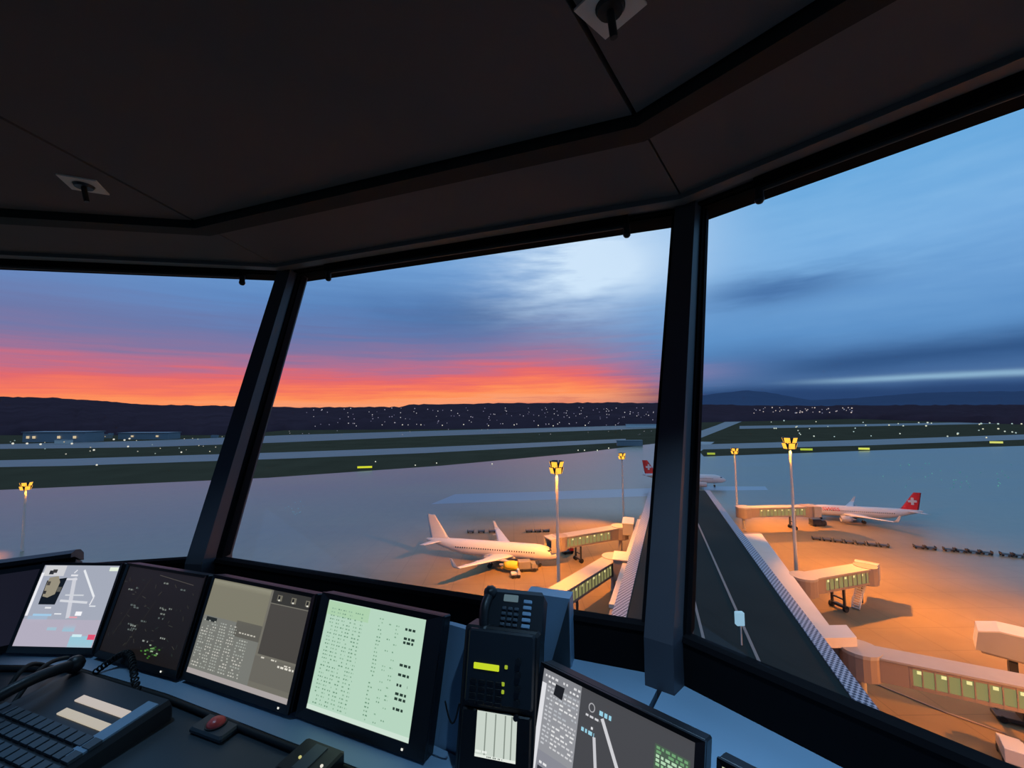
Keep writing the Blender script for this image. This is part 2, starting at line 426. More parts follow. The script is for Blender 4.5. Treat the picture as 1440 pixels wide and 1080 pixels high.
fill_in(_s1, (-1.3, 1.5, H - 1.05), 36.)
fill_in(_s2, (.42, 1.06, H - .95), 58.)
_s3 = dup(_s2, 'added unseen spotlight carrying fill light over the right console', (1.3, .35, H + HH))  # unseen extra spotlight, added to light the right ledge
for ch in list(_s3.children):
    if ch.type == 'LIGHT': bpy.data.objects.remove(ch)
fill_in(_s3, (.95, .50, H - .95), 58.)
# ---------------------------------------------------------------- console
def P3(x, y, z): return Vector((x, y, H + z))
line = [(-3.25, 1.72), (-2.35, 1.86), (-1.83, 1.845), (-1.275, 1.66), (-.29, 1.265), (-.07, 1.142)]
def off(d):                                          # polyline moved towards the viewer by d
    out = []
    for i, p in enumerate(line):
        a = Vector(line[max(i-1, 0)]); b = Vector(line[min(i+1, len(line)-1)])
        t = (b - a).normalized(); n = Vector((t.y, -t.x))
        q = Vector(p) + n*d; out.append((q.x, q.y))
    return out
con = thing('control_console', 'long blue-grey control console following the windows, carrying the monitors', 'console', P3(-.9, 1.4, -1.65))
def strip_mesh(d0, z0, d1, z1, th, i0=0, i1=None):
    b = MB(); A = off(d0); B = off(d1); L = Vector(con.location)
    for i in range(i0, (i1 or len(line)) - 1):
        b.hexa([P3(*A[i], z0 - th) - L, P3(*A[i+1], z0 - th) - L, P3(*B[i+1], z1 - th) - L, P3(*B[i], z1 - th) - L],
               [P3(*A[i], z0) - L, P3(*A[i+1], z0) - L, P3(*B[i+1], z1) - L, P3(*B[i], z1) - L])
    return b
strip_mesh(-.10, -1.035, .05, -1.035, .02).build('monitor_shelf', M['blue'], con)
A = off(.057); b = MB(); b.path([P3(*p, -1.044) - con.location for p in A], .010); b.build('rubber_edge', M['rubber'], con)
strip_mesh(.03, -1.0555, .62, -1.0555, .03).build('desk_top', M['desk'], con)
strip_mesh(.05, -1.086, .08, -1.086, .56).build('base_cabinet', M['black'], con)
# sloping fascia seen between the monitors and the radio panel
b = MB(); A = off(-.105); B = off(-.20); L = con.location
for i in range(3, 5):
    b.hexa([P3(*A[i], -1.06)-L, P3(*A[i+1], -1.06)-L, P3(*B[i+1], -1.06)-L, P3(*B[i], -1.06)-L], [P3(*B[i], -.72)-L, P3(*B[i+1], -.72)-L, P3(*off(-.22)[i+1], -.72)-L, P3(*off(-.22)[i], -.72)-L])
b.build('back_fascia', M['blue'], con)

def mon_matrix(x, y, z, yaw, tilt):
    d = Vector((math.cos(yaw), math.sin(yaw), 0)); n = Vector((-math.sin(yaw), math.cos(yaw), 0))
    u = Vector((0,0,1))*math.cos(tilt) + n*math.sin(tilt)
    m = Matrix((d, u, d.cross(u))).transposed().to_4x4(); m.translation = P3(x, y, z); return m
class Scr:                                           # flat picture on a screen, in fractions of its face
    def __init__(s, w, h): s.w, s.h = w, h; s.b = MB(); s.mats = []; s.lv = 0
    def mi(s, rgb, k=1.):
        m = emc(rgb, k)
        if m not in s.mats: s.mats.append(m)
        return s.mats.index(m)
    def q(s, pts, rgb, lv=1, k=1.):
        i = s.mi(rgb, k); z = .0006*lv
        s.b.add([(p[0]*s.w, p[1]*s.h, z) for p in pts], [tuple(range(len(pts)))], i)
    def r(s, u0, v0, u1, v1, rgb, lv=1, k=1.): s.q([(u0,v0),(u1,v0),(u1,v1),(u0,v1)], rgb, lv, k)
    def l(s, p, q_, wd, rgb, lv=2):
        p = Vector((p[0]*s.w, p[1]*s.h)); q_ = Vector((q_[0]*s.w, q_[1]*s.h)); d = (q_-p).normalized(); n = Vector((-d.y, d.x))*wd*s.w/2
        s.q([((a.x)/s.w, (a.y)/s.h) for a in (p-n, q_-n, q_+n, p+n)], rgb, lv)
    def words(s, u0, u1, v, h, rgb, lv=2, dens=.8, ln=(.012,.03)):
        u = u0
        while u < u1:
            w_ = random.uniform(*ln)
            if random.random() < dens: s.r(u, v, min(u + w_, u1), v + h, rgb, lv)
            u += w_ + .01
def monitor(name, label, M4, w, h, scr, bz=(.02,.02,.022,.025), depth=.045, led=None, group='desk monitors in the console row'):
    th = thing(name, label, 'monitor', M=M4, group=group)
    l, r, t_, b_ = bz
    body = MB(); body.bbox(((w + r - l)/2, (h + t_ - b_)/2, -depth/2 - .004), (w + l + r, h + t_ + b_, depth), .004)
    body.build('housing', M['bezel'], th)
    fr = MB()
    o = [(-l, -b_), (w + r, -b_), (w + r, h + t_), (-l, h + t_)]; i_ = [(0,0), (w,0), (w,h), (0,h)]
    for a in range(4):
        e = (a + 1) % 4
        fr.hexa([(*o[a], -.004), (*o[e], -.004), (*i_[e], -.004), (*i_[a], -.004)], [(*o[a], .006), (*o[e], .006), (*i_[e], .003), (*i_[a], .003)])
    fr.build('bezel', M['bezel'], th)
    scr.b.build('screen', scr.mats, th)
    if led: MB().bbox((led, -b_*.55, .0065), (.007, .006, .003), .001).build('power_light', emc((235,235,225), 1.), th)
    return th
R = math.radians
# -- A: ground-map screen
S = Scr(.37, .323)
S.r(0,0,1,1,(163,168,182),0); S.r(0,0,1,.32,(178,172,188),1)
S.r(.0,.36,.035,.9,(235,235,240)); S.r(.02,.86,.30,.995,(205,205,208)); S.r(.10,.88,.16,.93,(40,40,42),2); S.r(.14,.9,.2,.945,(60,58,56),3)
S.q([(.115,.50),(.33,.50),(.36,.84),(.11,.80)],(12,12,14),1)
S.q([(.13,.60),(.2,.585),(.28,.63),(.29,.78),(.24,.86),(.13,.84),(.12,.72)],(150,142,122),2); S.r(.13,.74,.17,.79,(70,64,56),3); S.r(.12,.63,.16,.67,(50,46,42),3); S.r(.29,.66,.34,.72,(90,88,80),3)
S.l((.46,.84),(.56,.34),.05,(205,206,214)); S.l((.55,.94),(.80,.60),.025,(230,232,236)); S.l((.36,.82),(.5,.82),.02,(215,215,222)); S.l((.38,.55),(.74,.53),.025,(212,214,220))
S.l((.42,.62),(.66,.62),.016,(205,208,214)); S.l((.40,.87),(.49,.87),.02,(225,225,230)); S.l((.43,.9),(.46,.94),.014,(225,225,230)); S.l((.8,.6),(.78,.5),.016,(225,225,230))
S.r(.64,.37,.72,.42,(245,245,248),3); S.r(.37,.38,.46,.395,(230,232,236)); S.r(.78,.48,.86,.495,(225,228,232)); S.r(.22,.45,.30,.47,(228,228,232)); S.r(.10,.36,.34,.385,(160,200,228)); S.r(.05,.28,.3,.36,(160,178,200))
S.r(.58,.34,.68,.36,(224,160,170),3); S.r(.55,.18,.7,.28,(150,190,208)); S.r(.35,.19,.47,.23,(160,190,205)); S.r(.68,.0,.98,.13,(150,196,212)); S.r(.70,.12,.82,.15,(205,235,240),3); S.r(.9,.09,.99,.15,(224,80,110),3); S.r(.88,.93,.99,.98,(228,238,220),2)
monitor('map_monitor', 'tilted monitor with a bright grey map screen, leftmost lit screen of the row', mon_matrix(-2.189,1.88,-1.0,R(-3.26),R(19.4)), .37, .323, S, (.012,.012,.012,.025))
# -- B: dark radar screen
S = Scr(.475, .330); S.r(0,0,1,1,(24,19,17),0)
random.seed(11)
for i in range(46):
    u, v = random.uniform(.05,.94), random.uniform(.1,.92); a = random.uniform(0, PI); l_ = random.uniform(.015,.06)
    S.l((u,v),(u + l_*math.cos(a), v + l_*math.sin(a)), .005, random.choice([(52,52,46),(60,58,52),(40,48,44)]))
for u, v in ((.60,.58),(.64,.57),(.68,.59),(.63,.52),(.62,.47),(.27,.34),(.31,.33),(.29,.28),(.33,.30),(.22,.55),(.27,.53),(.12,.72),(.18,.75),(.42,.40),(.72,.27),(.52,.2),(.55,.86),(.78,.82)):
    S.words(u-.02, u + .05, v, .018, random.choice([(110,116,110),(134,140,134),(84,92,90)]), 3)
for i in range(26):
    u, v = .66 + random.gauss(0,.05), .12 + random.gauss(0,.03); S.r(u, v, u + .022, v + .014, random.choice([(58,110,40),(90,140,70),(40,80,34),(150,170,140)]), 3)
S.l((.1,.2),(.35,.9),.004,(46,44,40)); S.l((.3,.1),(.5,.65),.004,(46,44,40)); S.l((.45,.95),(.9,.9),.006,(70,66,60))
monitor('radar_monitor', 'tilted monitor with an almost black radar screen, second from left', mon_matrix(-1.772,1.842,-1.0,R(-18.5),R(17)), .475, .33, S, (.014,.012,.012,.025), led=.40)
# -- C: grey table screen
S = Scr(.546, .332); S.r(0,0,1,1,(112,109,98),0); S.r(0,.60,.60,1,(124,121,103)); S.r(0,.0,.6,.60,(118,119,112)); S.r(0,.0,1,.05,(168,160,158),2)
S.r(.0,.93,.6,.985,(142,140,122),1)
S.r(.62,.87,1,1,(52,50,44),1)
for u in (.67,.80,.93): S.r(u,.90,u+.045,.96,(110,106,92),2); S.r(u+.01,.915,u+.026,.95,(30,28,24),3); S.r(u+.015,.90,u+.03,.915,(225,222,210),4)
S.r(.62,.36,1,.86,(72,68,62),1); S.r(.60,.10,1,.34,(104,101,92),1); S.words(.66,.8,.33,.014,(205,200,188),3,.9); S.words(.82,.97,.285,.018,(225,220,208),3,.9); S.words(.84,.93,.31,.012,(215,210,198),3,.9)
S.r(.35,.46,.6,.62,(92,90,82),1); S.words(.4,.58,.50,.014,(190,186,174),3); S.r(.04,.545,.15,.59,(34,38,34),2)
for i in range(17):
    v = .08 + i*.029
    for a, e in ((.02,.09),(.11,.17),(.2,.27),(.30,.37),(.4,.5)):
        if not (a > .33 and v > .44): S.words(a, e, v, .013, random.choice([(176,178,168),(160,164,156),(190,188,178)]), 2, .8, (.008,.02))
monitor('table_monitor', 'tilted monitor with a grey table of entries, third from left', mon_matrix(-1.278,1.685,-1.0,R(-21.2),R(17.2)), .53, .332, S, (.010,.018,.014,.025), led=.50)
# -- D: mint flight list
S = Scr(.417, .332); S.r(0,0,1,1,(181,212,190),0); S.r(0,.86,.45,.99,(172,208,172),1); S.r(.0,0,1,.04,(205,225,210),1)
cols = [(.05,.10),(.12,.155),(.175,.21),(.235,.28),(.31,.36),(.375,.40),(.56,.60),(.66,.69),(.73,.76)]
for i in range(27):
    v = .06 + i*.033
    for j, (a, e) in enumerate(cols):
        if j > 6 and random.random() < .45: continue
        S.words(a, e, v, .012, random.choice([(128,164,138),(112,150,124),(140,176,150)]), 2, .8, (.008,.02))
for v in (.87,.79,.755,.565,.485,.40,.33,.29,.21):
    S.words(.82,.92, v, .022, (38,56,46), 3, .95, (.016,.034))
monitor('flight_list_monitor', 'tilted monitor with a pale mint list on its screen', mon_matrix(-.71,1.478,-1.0,R(-22.2),R(16.6)), .417, .332, S, (.036,.062,.02,.03), led=.40)
# -- E: right-hand map monitor
tl = atz(766, 939, H - .75); tr = atz(978, 1044, H - .75)
yawE = math.atan2(tr.y - tl.y, tr.x - tl.x); wE = (tr - tl).length; tE = R(17); hE = .34
nE = Vector((-math.sin(yawE), math.cos(yawE), 0)); blE = tl - (Vector((0,0,1))*math.cos(tE) + nE*math.sin(tE))*hE
S = Scr(wE, hE); S.r(0,0,1,1,(70,70,73),0); S.r(0,0,.30,1,(146,147,152),1); S.r(0,.0,.035,.9,(222,222,226),2); S.r(0,.9,.3,1,(128,129,134),2); S.r(.035,.0,.3,.44,(136,137,146),2)
S.words(.02,.30,.95,.016,(214,214,216),3); S.words(.05,.29,.915,.014,(225,225,226),3); S.q([(.10,.85),(.17,.84),(.18,.93),(.11,.93)],(24,24,26),4)
for i in range(15):
    v = .88 - i*.028; S.words(.05,.11,v,.012,(196,198,202),3,.7); S.words(.12,.29,v,.012,random.choice([(206,206,208),(224,224,224),(180,184,190)]),3,.85)
S.r(.05,.30,.28,.34,(52,54,60),3); S.r(.06,.2,.2,.26,(80,140,190),3); S.words(.06,.28,.36,.016,(228,228,230),4)
S.l((.46,.86),(.80,.18),.022,(206,206,210)); S.l((.42,.72),(.52,.10),.020,(200,200,205)); S.l((.62,.3),(.95,.42),.012,(120,120,124))
S.words(.44,.53,.875,.03,(150,205,225),4,.95); S.words(.33,.42,.72,.025,(150,205,225),4,.95); S.words(.34,.42,.76,.016,(225,225,228),4); S.words(.35,.45,.83,.014,(206,206,210),4)
for a in range(12): S.l((.385+.02*math.cos(a*PI/6), .895+.028*math.sin(a*PI/6)), (.385+.02*math.cos((a+1)*PI/6), .895+.028*math.sin((a+1)*PI/6)), .006, (170,170,174))
for i in range(6): S.words(.80,.97,.86-i*.024,.016,random.choice([(150,200,150),(180,215,180),(110,160,112)]),4,.9)
S.r(.79,.73,.98,.885,(72,90,74),2)
mmE = mon_matrix(blE.x, blE.y, blE.z - H, yawE, tE)
monitor('map_monitor', 'large monitor right of the phone showing a dark runway map beside a grey list', mmE, wE, hE, S, (.012,.022,.012,.03), group='right console monitors')
# -- F: next monitor along the right console
S = Scr(.36, hE); S.r(0,0,1,1,(150,156,128),0); S.r(0,.9,1,1,(190,196,160),1)
for i in range(10): S.words(.04,.9,.86-i*.05,.02,(90,96,80),2)
d = Vector((math.cos(yawE), math.sin(yawE), 0)); blF = blE + d*(wE + .055) - nE*.012 - Vector((0,0,.012))
monitor('list_monitor', 'monitor at the right console of which only a pale corner shows', mon_matrix(blF.x, blF.y, blF.z - H, yawE - R(2), tE), .36, hE, S, (.010,.012,.012,.03), group='right console monitors')
# right console bench carrying E and F
rc = thing('side_console', 'dark console bench under the right window below the map monitor', 'console', (blE.x, blE.y, H - 1.65))
b = MB(); o = rc.location
q0 = blE - d*.12 - nE*.03; q1 = blE + d*1.1 - nE*.03
zz = blE.z - .036
for (p, q_, w0, w1, z0, z1, nm, m_) in ((q0, q1, -.05, .24, zz - .03, zz, 'bench_top', M['blue']), (q0, q1, .0, .22, H - 1.65, zz - .03, 'bench_base', M['black'])):
    b = MB(); A_ = [Vector((v.x, v.y, 0)) for v in (p + nE*w0, q_ + nE*w0, q_ + nE*w1, p + nE*w1)]
    L2 = Vector((o.x, o.y, 0))
    b.hexa([v - L2 + Vector((0,0,z0 - o.z)) for v in A_], [v - L2 + Vector((0,0,z1 - o.z)) for v in A_]); b.build(nm, m_, rc)
# ---------------------------------------------------------------- blue ledge under the right window
def ledge(k, s0, s1, label, R0=3.93, R1=RS - .02, z=-.9):
    b = MB()
    b.hexa([FP(k,s0,R0,z-.05), FP(k,s1,R0,z-.05), FP(k,s1,R1,z-.05), FP(k,s0,R1,z-.05)], [FP(k,s0,R0,z), FP(k,s1,R0,z), FP(k,s1,R1,z), FP(k,s0,R1,z)])
    b.hexa([FP(k,s0,R0,-1.64), FP(k,s1,R0,-1.64), FP(k,s1,R0+.02,-1.64), FP(k,s0,R0+.02,-1.64)], [FP(k,s0,R0,z-.05), FP(k,s1,R0,z-.05), FP(k,s1,R0+.02,z-.05), FP(k,s0,R0+.02,z-.05)], 1)
    tag(b.build('window_ledge', [M['blue'], M['black']]), label, 'ledge', 'blue-grey ledges under the windows')
ledge(0, .86, .9965, 'short blue-grey ledge under the middle window beside the phone', R0=4.10)
ledge(1, .0035, .995, 'long blue-grey ledge under the right window')
# pale equipment box at the end of the short ledge
tE0 = (VX(1,RS,0) - VX(0,RS,0)).normalized(); nE0 = facet_frame(0)[1]
q = atz(803, 940, H - .9)
bx = thing('equipment_box', 'blue-grey box standing on the short ledge behind the phone', 'box', q)
ax = tE0; ay = nE0
Mx = Matrix((ax, ay, Vector((0,0,1)))).transposed()
b = MB(); b.prism([Mx @ Vector(p) for p in ((-.16,-.0,0),(0,0,0),(0,0,.235),(-.16,0,.235))], ay*.06); b.build('case', M['blue'], bx)
b = MB(); b.prism([Mx @ Vector(p) for p in ((-.07,-.012,.004),(-.002,-.012,.004),(-.002,-.012,.228)) ], ay*.012); b.build('dark_triangle', M['desk'], bx);  # dark triangle at the right of the box face
# ---------------------------------------------------------------- radio column with phone on top
mc = mon_matrix(-.178, 1.245, -1.025, R(-14), R(15))
rp = thing('radio_panel', 'tall black radio panel with a lit yellow bar and a small white screen', 'radio panel', M=mc)
W, HGT = .235, .375
MB().bbox((W/2, HGT/2 - .014, -.05), (W, HGT + .028, .10), .008).build('case', M['black'], rp)
MB().bbox((W/2 + .004, HGT - .10, .008), (W - .03, .19, .018), .005).build('upper_faceplate', M['phone'], rp)
MB().bbox((W/2, .09, .006), (W - .03, .15, .014), .004).build('lower_faceplate', M['bezel'], rp)
MB().bbox((.082, .275, .0185), (.078, .016, .004), .0015).build('lit_bar', emc((196,214,32), 1.), rp)
for x_, y_ in ((.142, .281), (.135, .238), (.135, .219)): MB().bbox((x_, y_, .0185), (.009, .010, .004), .0015).build('indicator_light', emc((150,170,36), 1.), rp)
kp = MB()
for i in range(4):
    for j in range(4): kp.bbox((.045 + i*.026, .185 + j*.017, .0185), (.02, .011, .004), .0012)
kp.build('keypad', M['bezel'], rp)
kp = MB()
for i in range(5): kp.tube((.178, .30 - i*.034, .016), (.178, .30 - i*.034, .026), .008, 12)
kp.build('knobs', M['black'], rp)
S = Scr(.118, .108); S.r(0,0,1,1,(200,210,200),0)
for u in (.22,.46,.70,.86): S.r(u,.06,u+.03,.98,(130,140,130),1)
S.r(0,0,1,.06,(226,232,224),1); S.words(.02,.3,.10,.05,(240,244,238),2); S.words(.3,.7,.02,.03,(96,104,96),2)
s_ = S.b.build('small_screen', S.mats, rp); s_.location = (.062, .056, .0142)
# telephone on the radio panel
top = mc @ Vector((W/2 + .018, HGT - .035, -.04))
mp = mon_matrix(0, 0, 0, R(-14), R(38)); mp.translation = top
ph = thing('telephone', 'black telephone with keypad and display resting on top of the radio panel', 'telephone', M=mp @ Matrix.Scale(.91, 4))
b = MB(); b.loft([[Vector(p) for p in r_] for r_ in (
    [(-.075,-.012,-.05),(.105,-.012,-.05),(.105,-.012,.012),(-.075,-.012,.012)], [(-.08,.0,-.055),(.11,.0,-.055),(.11,.0,.026),(-.08,.0,.026)],
    [(-.08,.135,-.055),(.11,.135,-.055),(.11,.135,.034),(-.08,.135,.034)], [(-.07,.15,-.05),(.10,.15,-.05),(.10,.15,.02),(-.07,.15,.02)])], 0, smooth=False)
b.build('body', M['phone'], ph)
MB().bbox((-.006, .118, .034), (.052, .022, .006), .002).build('display', emc((84,104,112), 1.), ph)
k_ = MB()
for i in range(3):
    for j in range(5): k_.bbox((-.026 + i*.022, .085 - j*.0165, .0325), (.016, .0105, .008), .002)
k_.build('keypad', M['key'], ph)
k_ = MB()
for j in range(6): k_.bbox((.055, .112 - j*.019, .0325), (.03, .012, .006), .002)
k_.build('line_keys', M['blue'], ph)
hs = MB(); pts = [(-.085 - .006*math.sin(PI*t_), .01 + .12*t_, .028 + .022*math.sin(PI*t_)) for t_ in [i/10 for i in range(11)]]
hs.path(pts, .017, 10); hs.ball(pts[0], .026, 12); hs.ball(pts[-1], .026, 12); hs.build('handset', M['black'], ph)
# cable loops between flight list monitor and radio panel
for i in range(3):
    b = MB(); a0 = atz(618 + i*4, 890 + 48*i, H - .86); a1 = atz(646, 905 + 42*i, H - .86)
    pts = [a0.lerp(a1, t_) + Vector((0, 0, -.03*math.sin(PI*t_)*(1 + .5*i))) for t_ in [j/8 for j in range(9)]]
    b.path(pts, .0028, 6)
    tag(b.build('patch_cable', M['rubber']), ('uppermost', 'middle', 'lowest')[i] + ' thin black cable looping between mint list monitor and radio panel', 'cable', 'patch cables beside the radio panel')
# ---------------------------------------------------------------- intercom phone, lower left
mi = Matrix.Rotation(R(-19), 4, 'Z'); mi.translation = P3(-1.40, 1.40, -1.0555)
it = thing('intercom_telephone', 'large black desk telephone with two white label strips, lower left on the desk', 'telephone', M=mi)
def top_z(v): return .035 + .06*(v + .32)
b = MB(); V4 = lambda u, v, z: Vector((u, v, z))
ring_ = lambda v, ins, zt: [V4(-.40 + ins, v, 0), V4(.16 - ins, v, 0), V4(.16 - ins, v, zt - .012), V4(.147 - ins, v, zt), V4(-.387 + ins, v, zt), V4(-.40 + ins, v, zt - .012)]
b.loft([ring_(-.34, .01, .045), ring_(-.33, 0, top_z(-.33)), ring_(.17, 0, top_z(.17)), ring_(.18, .01, top_z(.18) - .02)], 0, smooth=False); b.build('body', M['phone'], it)
tilt_ = Matrix.Rotation(math.atan(.06), 3, 'X')
for v0, u0, n_, m_ in ((.080, -.043, 5, emc((204,192,182), .85)), (.025, -.022, 5, emc((196,186,168), .85))):  # label strips given a glow, as plain paper came out dark
    b = MB()
    for i in range(n_): b.box((u0 - .104 + i*.052, v0, top_z(v0) + .002), (.050, .026, .005), 0, tilt_)
    b.build('label_strip', m_, it)
b = MB()
for j in range(6):
    for i in range(13): b.box((-.375 + i*.042, -.03 - j*.047, top_z(-.03 - j*.047) + .004), (.034, .034, .010), 0, tilt_)
b.build('keypad', M['key'], it)
b = MB(); b.box((.118, .03, top_z(.03) + .003), (.05, .22, .006), 0, tilt_); b.build('blue_lit_side', M['blue'], it)  # blue panel paints the light falling on the right side
b = MB(); pts = [V4(-.34 + .0*t_, .14 - .40*0 - .0, 0) for t_ in (0,)]
hp = [V4(-.375 + .03*math.sin(PI*t_), -.14 + .30*t_, top_z(-.14 + .30*t_) + .03 + .035*math.sin(PI*t_)) for t_ in [i/10 for i in range(11)]]
b.path(hp, .019, 10); b.ball(hp[0], .031, 12); b.ball(hp[-1], .031, 12); b.build('handset', M['black'], it)
b = MB(); cp = []
for i in range(260):
    t_ = i/259; base = V4(-.37 + .40*t_ - .10*math.sin(PI*t_), .22 + .07*math.sin(PI*t_*1.3), .03 + .05*math.sin(PI*t_))
    cp.append(base + Vector((0, math.cos(t_*2*PI*26)*.011, math.sin(t_*2*PI*26)*.011)))
b.path(cp, .0032, 6); b.build('coiled_cord', M['rubber'], it)
# loose cables beside it
for i, (a_, lab) in enumerate((((12, 1000, 95, 925), 'black cable arching over the desk behind the desk telephone, upper one'), ((2, 985, 60, 935), 'black cable arching over the desk at the left photo edge'))):
    p0 = atz(a_[0], a_[1], H - 1.045); p1 = atz(a_[2], a_[3], H - 1.02)
    b = MB(); b.path([p0.lerp(p1, t_) + Vector((0,0,.05*math.sin(PI*t_))) for t_ in [j/10 for j in range(11)]], .008, 8)
    tag(b.build('desk_cable', M['rubber']), lab, 'cable', 'cables on the desk')
# made-up red dome painting the sunset reflection, and small black box
p = atz(304, 1016, H - 1.03)
rb = thing('sunset_glow_box', 'low dark box with a red dome standing in for the sunset reflection on the desk', 'sunset_glow', (p.x, p.y, H - 1.0555), R(-20))
MB().bbox((0,0,.010), (.15,.08,.02), .006).build('base', M['desk'], rb)
MB().tube((.0,0,.018), (.0,0,.024), .032, 20).build('collar', M['black'], rb); MB().ball((0,0,.024), .028, 16, 0, .6).build('sunset_glow_dome', M['red'], rb)
p = atz(440, 1062, H - 1.0)
sb = thing('switch_box', 'small black box with two tiny lights at the bottom edge of the desk', 'box', (p.x, p.y, H - 1.0555), R(-22))
MB().bbox((0,-.01,.0275), (.15,.12,.055), .006).build('case', M['black'], sb)
MB().bbox((.0,-.01,.056), (.045,.09,.004), .001).build('cover_plate', M['key'], sb)
for x_, cc in ((-.028, (196,190,120)), (.055, (230,225,210))): MB().bbox((x_, -.02, .057), (.007,.007,.006), .001).build('indicator_light', emc(cc, 1.), sb)
# dark monitor at the left edge
S = Scr(.42, .30); S.r(0,0,1,1,(24,24,36),0)
bl = atz(-62, 905, H - 1.0)
mL = mon_matrix(bl.x + .02, bl.y - .16, -1.0, R(32), R(20))
dk = monitor('hooded_monitor', 'switched-off monitor with a thick black hood at the left edge', mL, .42, .30, S, (.02,.025,.02,.03), depth=.10, group='desk monitors in the console row')
b = MB()
prof = [(.325,-.12),(.36,-.10),(.37,-.04),(.362,.03),(.34,.085),(.322,.085),(.330,.03),(.325,-.04)]
b.loft([[Vector((u, y_, z_)) for y_, z_ in prof] for u in (-.02, .445)], 0, smooth=False); b.build('hood', M['black'], dk)

# ================================================================== THE AIRFIELD
G = lambda px, py, z=0.: atz(px, py, z)
def sheet(name, pts, z, m, label, cat='ground', th=.02):
    return tag(MB().prism([Vector((p[0], p[1], z - th)) for p in pts], (0,0,th)).build(name, m), label, cat, kind='structure')
sheet('ground', [(-9000,-800),(9000,-800),(9000,14000),(-9000,14000)], -.05, M['grass'], 'dark grass of the airfield', th=.5)
sheet('ground_apron', [(-1500,-60),(-295.5,243),(-161.4,276),(-56,325.9),(60,405),(114.7,454.6),(210,540),(250,520),(180,405),(166.5,366.4),(376.7,405.5),(518.4,426),(1500,560),(1500,-500),(-1500,-500)], .0, M['apron'], 'concrete apron, less glossy around the pier', th=.03)
def band(name, lo, hi, m, label, z=.01):
    pts = [G(*p) for p in lo] + [G(*p) for p in hi[::-1]]
    return sheet(name, pts, z, m, label)
band('ground_taxiway', [(-120,659),(100,655),(400,645),(600,637),(880,622)], [(-120,650),(100,645),(400,636),(600,629),(880,617)], M['strip'], 'grey taxiway strip across the grass')
band('ground_runway', [(-60,632),(200,629),(400,622),(600,613.5),(930,602)], [(-60,626),(200,620),(400,612),(600,606),(930,597)], M['runway'], 'long grey runway beyond the taxiway')
band('ground_taxiway_east', [(985,632),(1200,627),(1500,616)], [(985,625),(1200,619),(1500,609)], M['strip'], 'grey taxiway strip behind the right apron')
band('ground_exit', [(985,616),(1018,603),(1045,592)], [(985,606),(1008,598),(1030,589)], M['strip'], 'pale runway exit curving away at right', .015)
band('ground_runway_east', [(1040,603),(1240,599),(1500,594)], [(1040,599),(1240,596),(1500,591)], M['runway'], 'far runway on the right side')

# hills ------------------------------------------------------------
def interp(t, x):
    for (a, b_), (c_, d_) in zip(t, t[1:]):
        if x <= c_: return b_ + (d_ - b_)*(x - a)/(c_ - a)
    return t[-1][1]
sil = [(-700,566),(-300,560),(0,558),(70,559),(130,563),(200,569),(330,571),(420,573),(565,572),(572,569),(700,567),(850,566),(930,567),(1000,569),(1150,571),(1200,570),(1440,569),(1700,566),(2600,560)]
basey = [(-700,622),(0,612),(330,612),(400,605),(720,603),(930,597),(985,594),(1200,589),(1440,597),(2600,604)]
def pxaz(x): return math.atan((x - 720)/F)
b = MB(); rows = []
xs = list(range(-650, 2500, 7))
for i, x in enumerate(xs):
    r_ = G(x, interp(basey, x)); d0 = math.hypot(r_.x, r_.y); ux, uy = r_.x/d0, r_.y/d0
    rr = ray(x, interp(sil, x) + random.uniform(-.7,.7)); tz = rr.z/math.hypot(rr.x, rr.y)
    D1 = 3800.; z1 = H + tz*D1
    prof = [(d0, -.5), (d0 + 15, 9 + random.uniform(0,7))]
    for f_ in (.1,.25,.45,.7,.88): 
        D = d0 + (D1 - d0)*f_; prof.append((D, max(4, 12 + (z1 - 12)*f_**.85) + random.uniform(-5,5)))
    prof += [(D1, z1), (D1 + 500, z1 - 30), (D1 + 900, -5)]
    rows.append([Vector((ux*D, uy*D, z)) for D, z in prof])
b.loft(rows, 0, cap=False, smooth=True, closed=False)
tag(b.build('forest_hills', M['forest']), 'dark wooded ridge along the horizon', 'hills', kind='structure')
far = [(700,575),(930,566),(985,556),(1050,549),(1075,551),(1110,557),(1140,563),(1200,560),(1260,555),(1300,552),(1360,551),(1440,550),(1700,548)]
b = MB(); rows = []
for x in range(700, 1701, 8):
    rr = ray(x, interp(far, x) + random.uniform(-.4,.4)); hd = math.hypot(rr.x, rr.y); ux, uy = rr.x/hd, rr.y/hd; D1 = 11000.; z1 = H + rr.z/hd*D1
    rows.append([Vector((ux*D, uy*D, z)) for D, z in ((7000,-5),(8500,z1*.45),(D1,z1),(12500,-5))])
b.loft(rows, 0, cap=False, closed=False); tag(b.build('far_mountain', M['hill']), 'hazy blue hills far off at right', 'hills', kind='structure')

band('ground_lane', [(606,709),(760,703),(930,697)], [(640,695),(780,691),(930,686)], M['lane'], 'pale lane on the apron behind the yellow-engined airliner', .012)
band('ground_lane', [(990,690),(1080,689)], [(990,684),(1076,684)], M['lane'], 'pale lane on the apron beyond the pier end', .012)
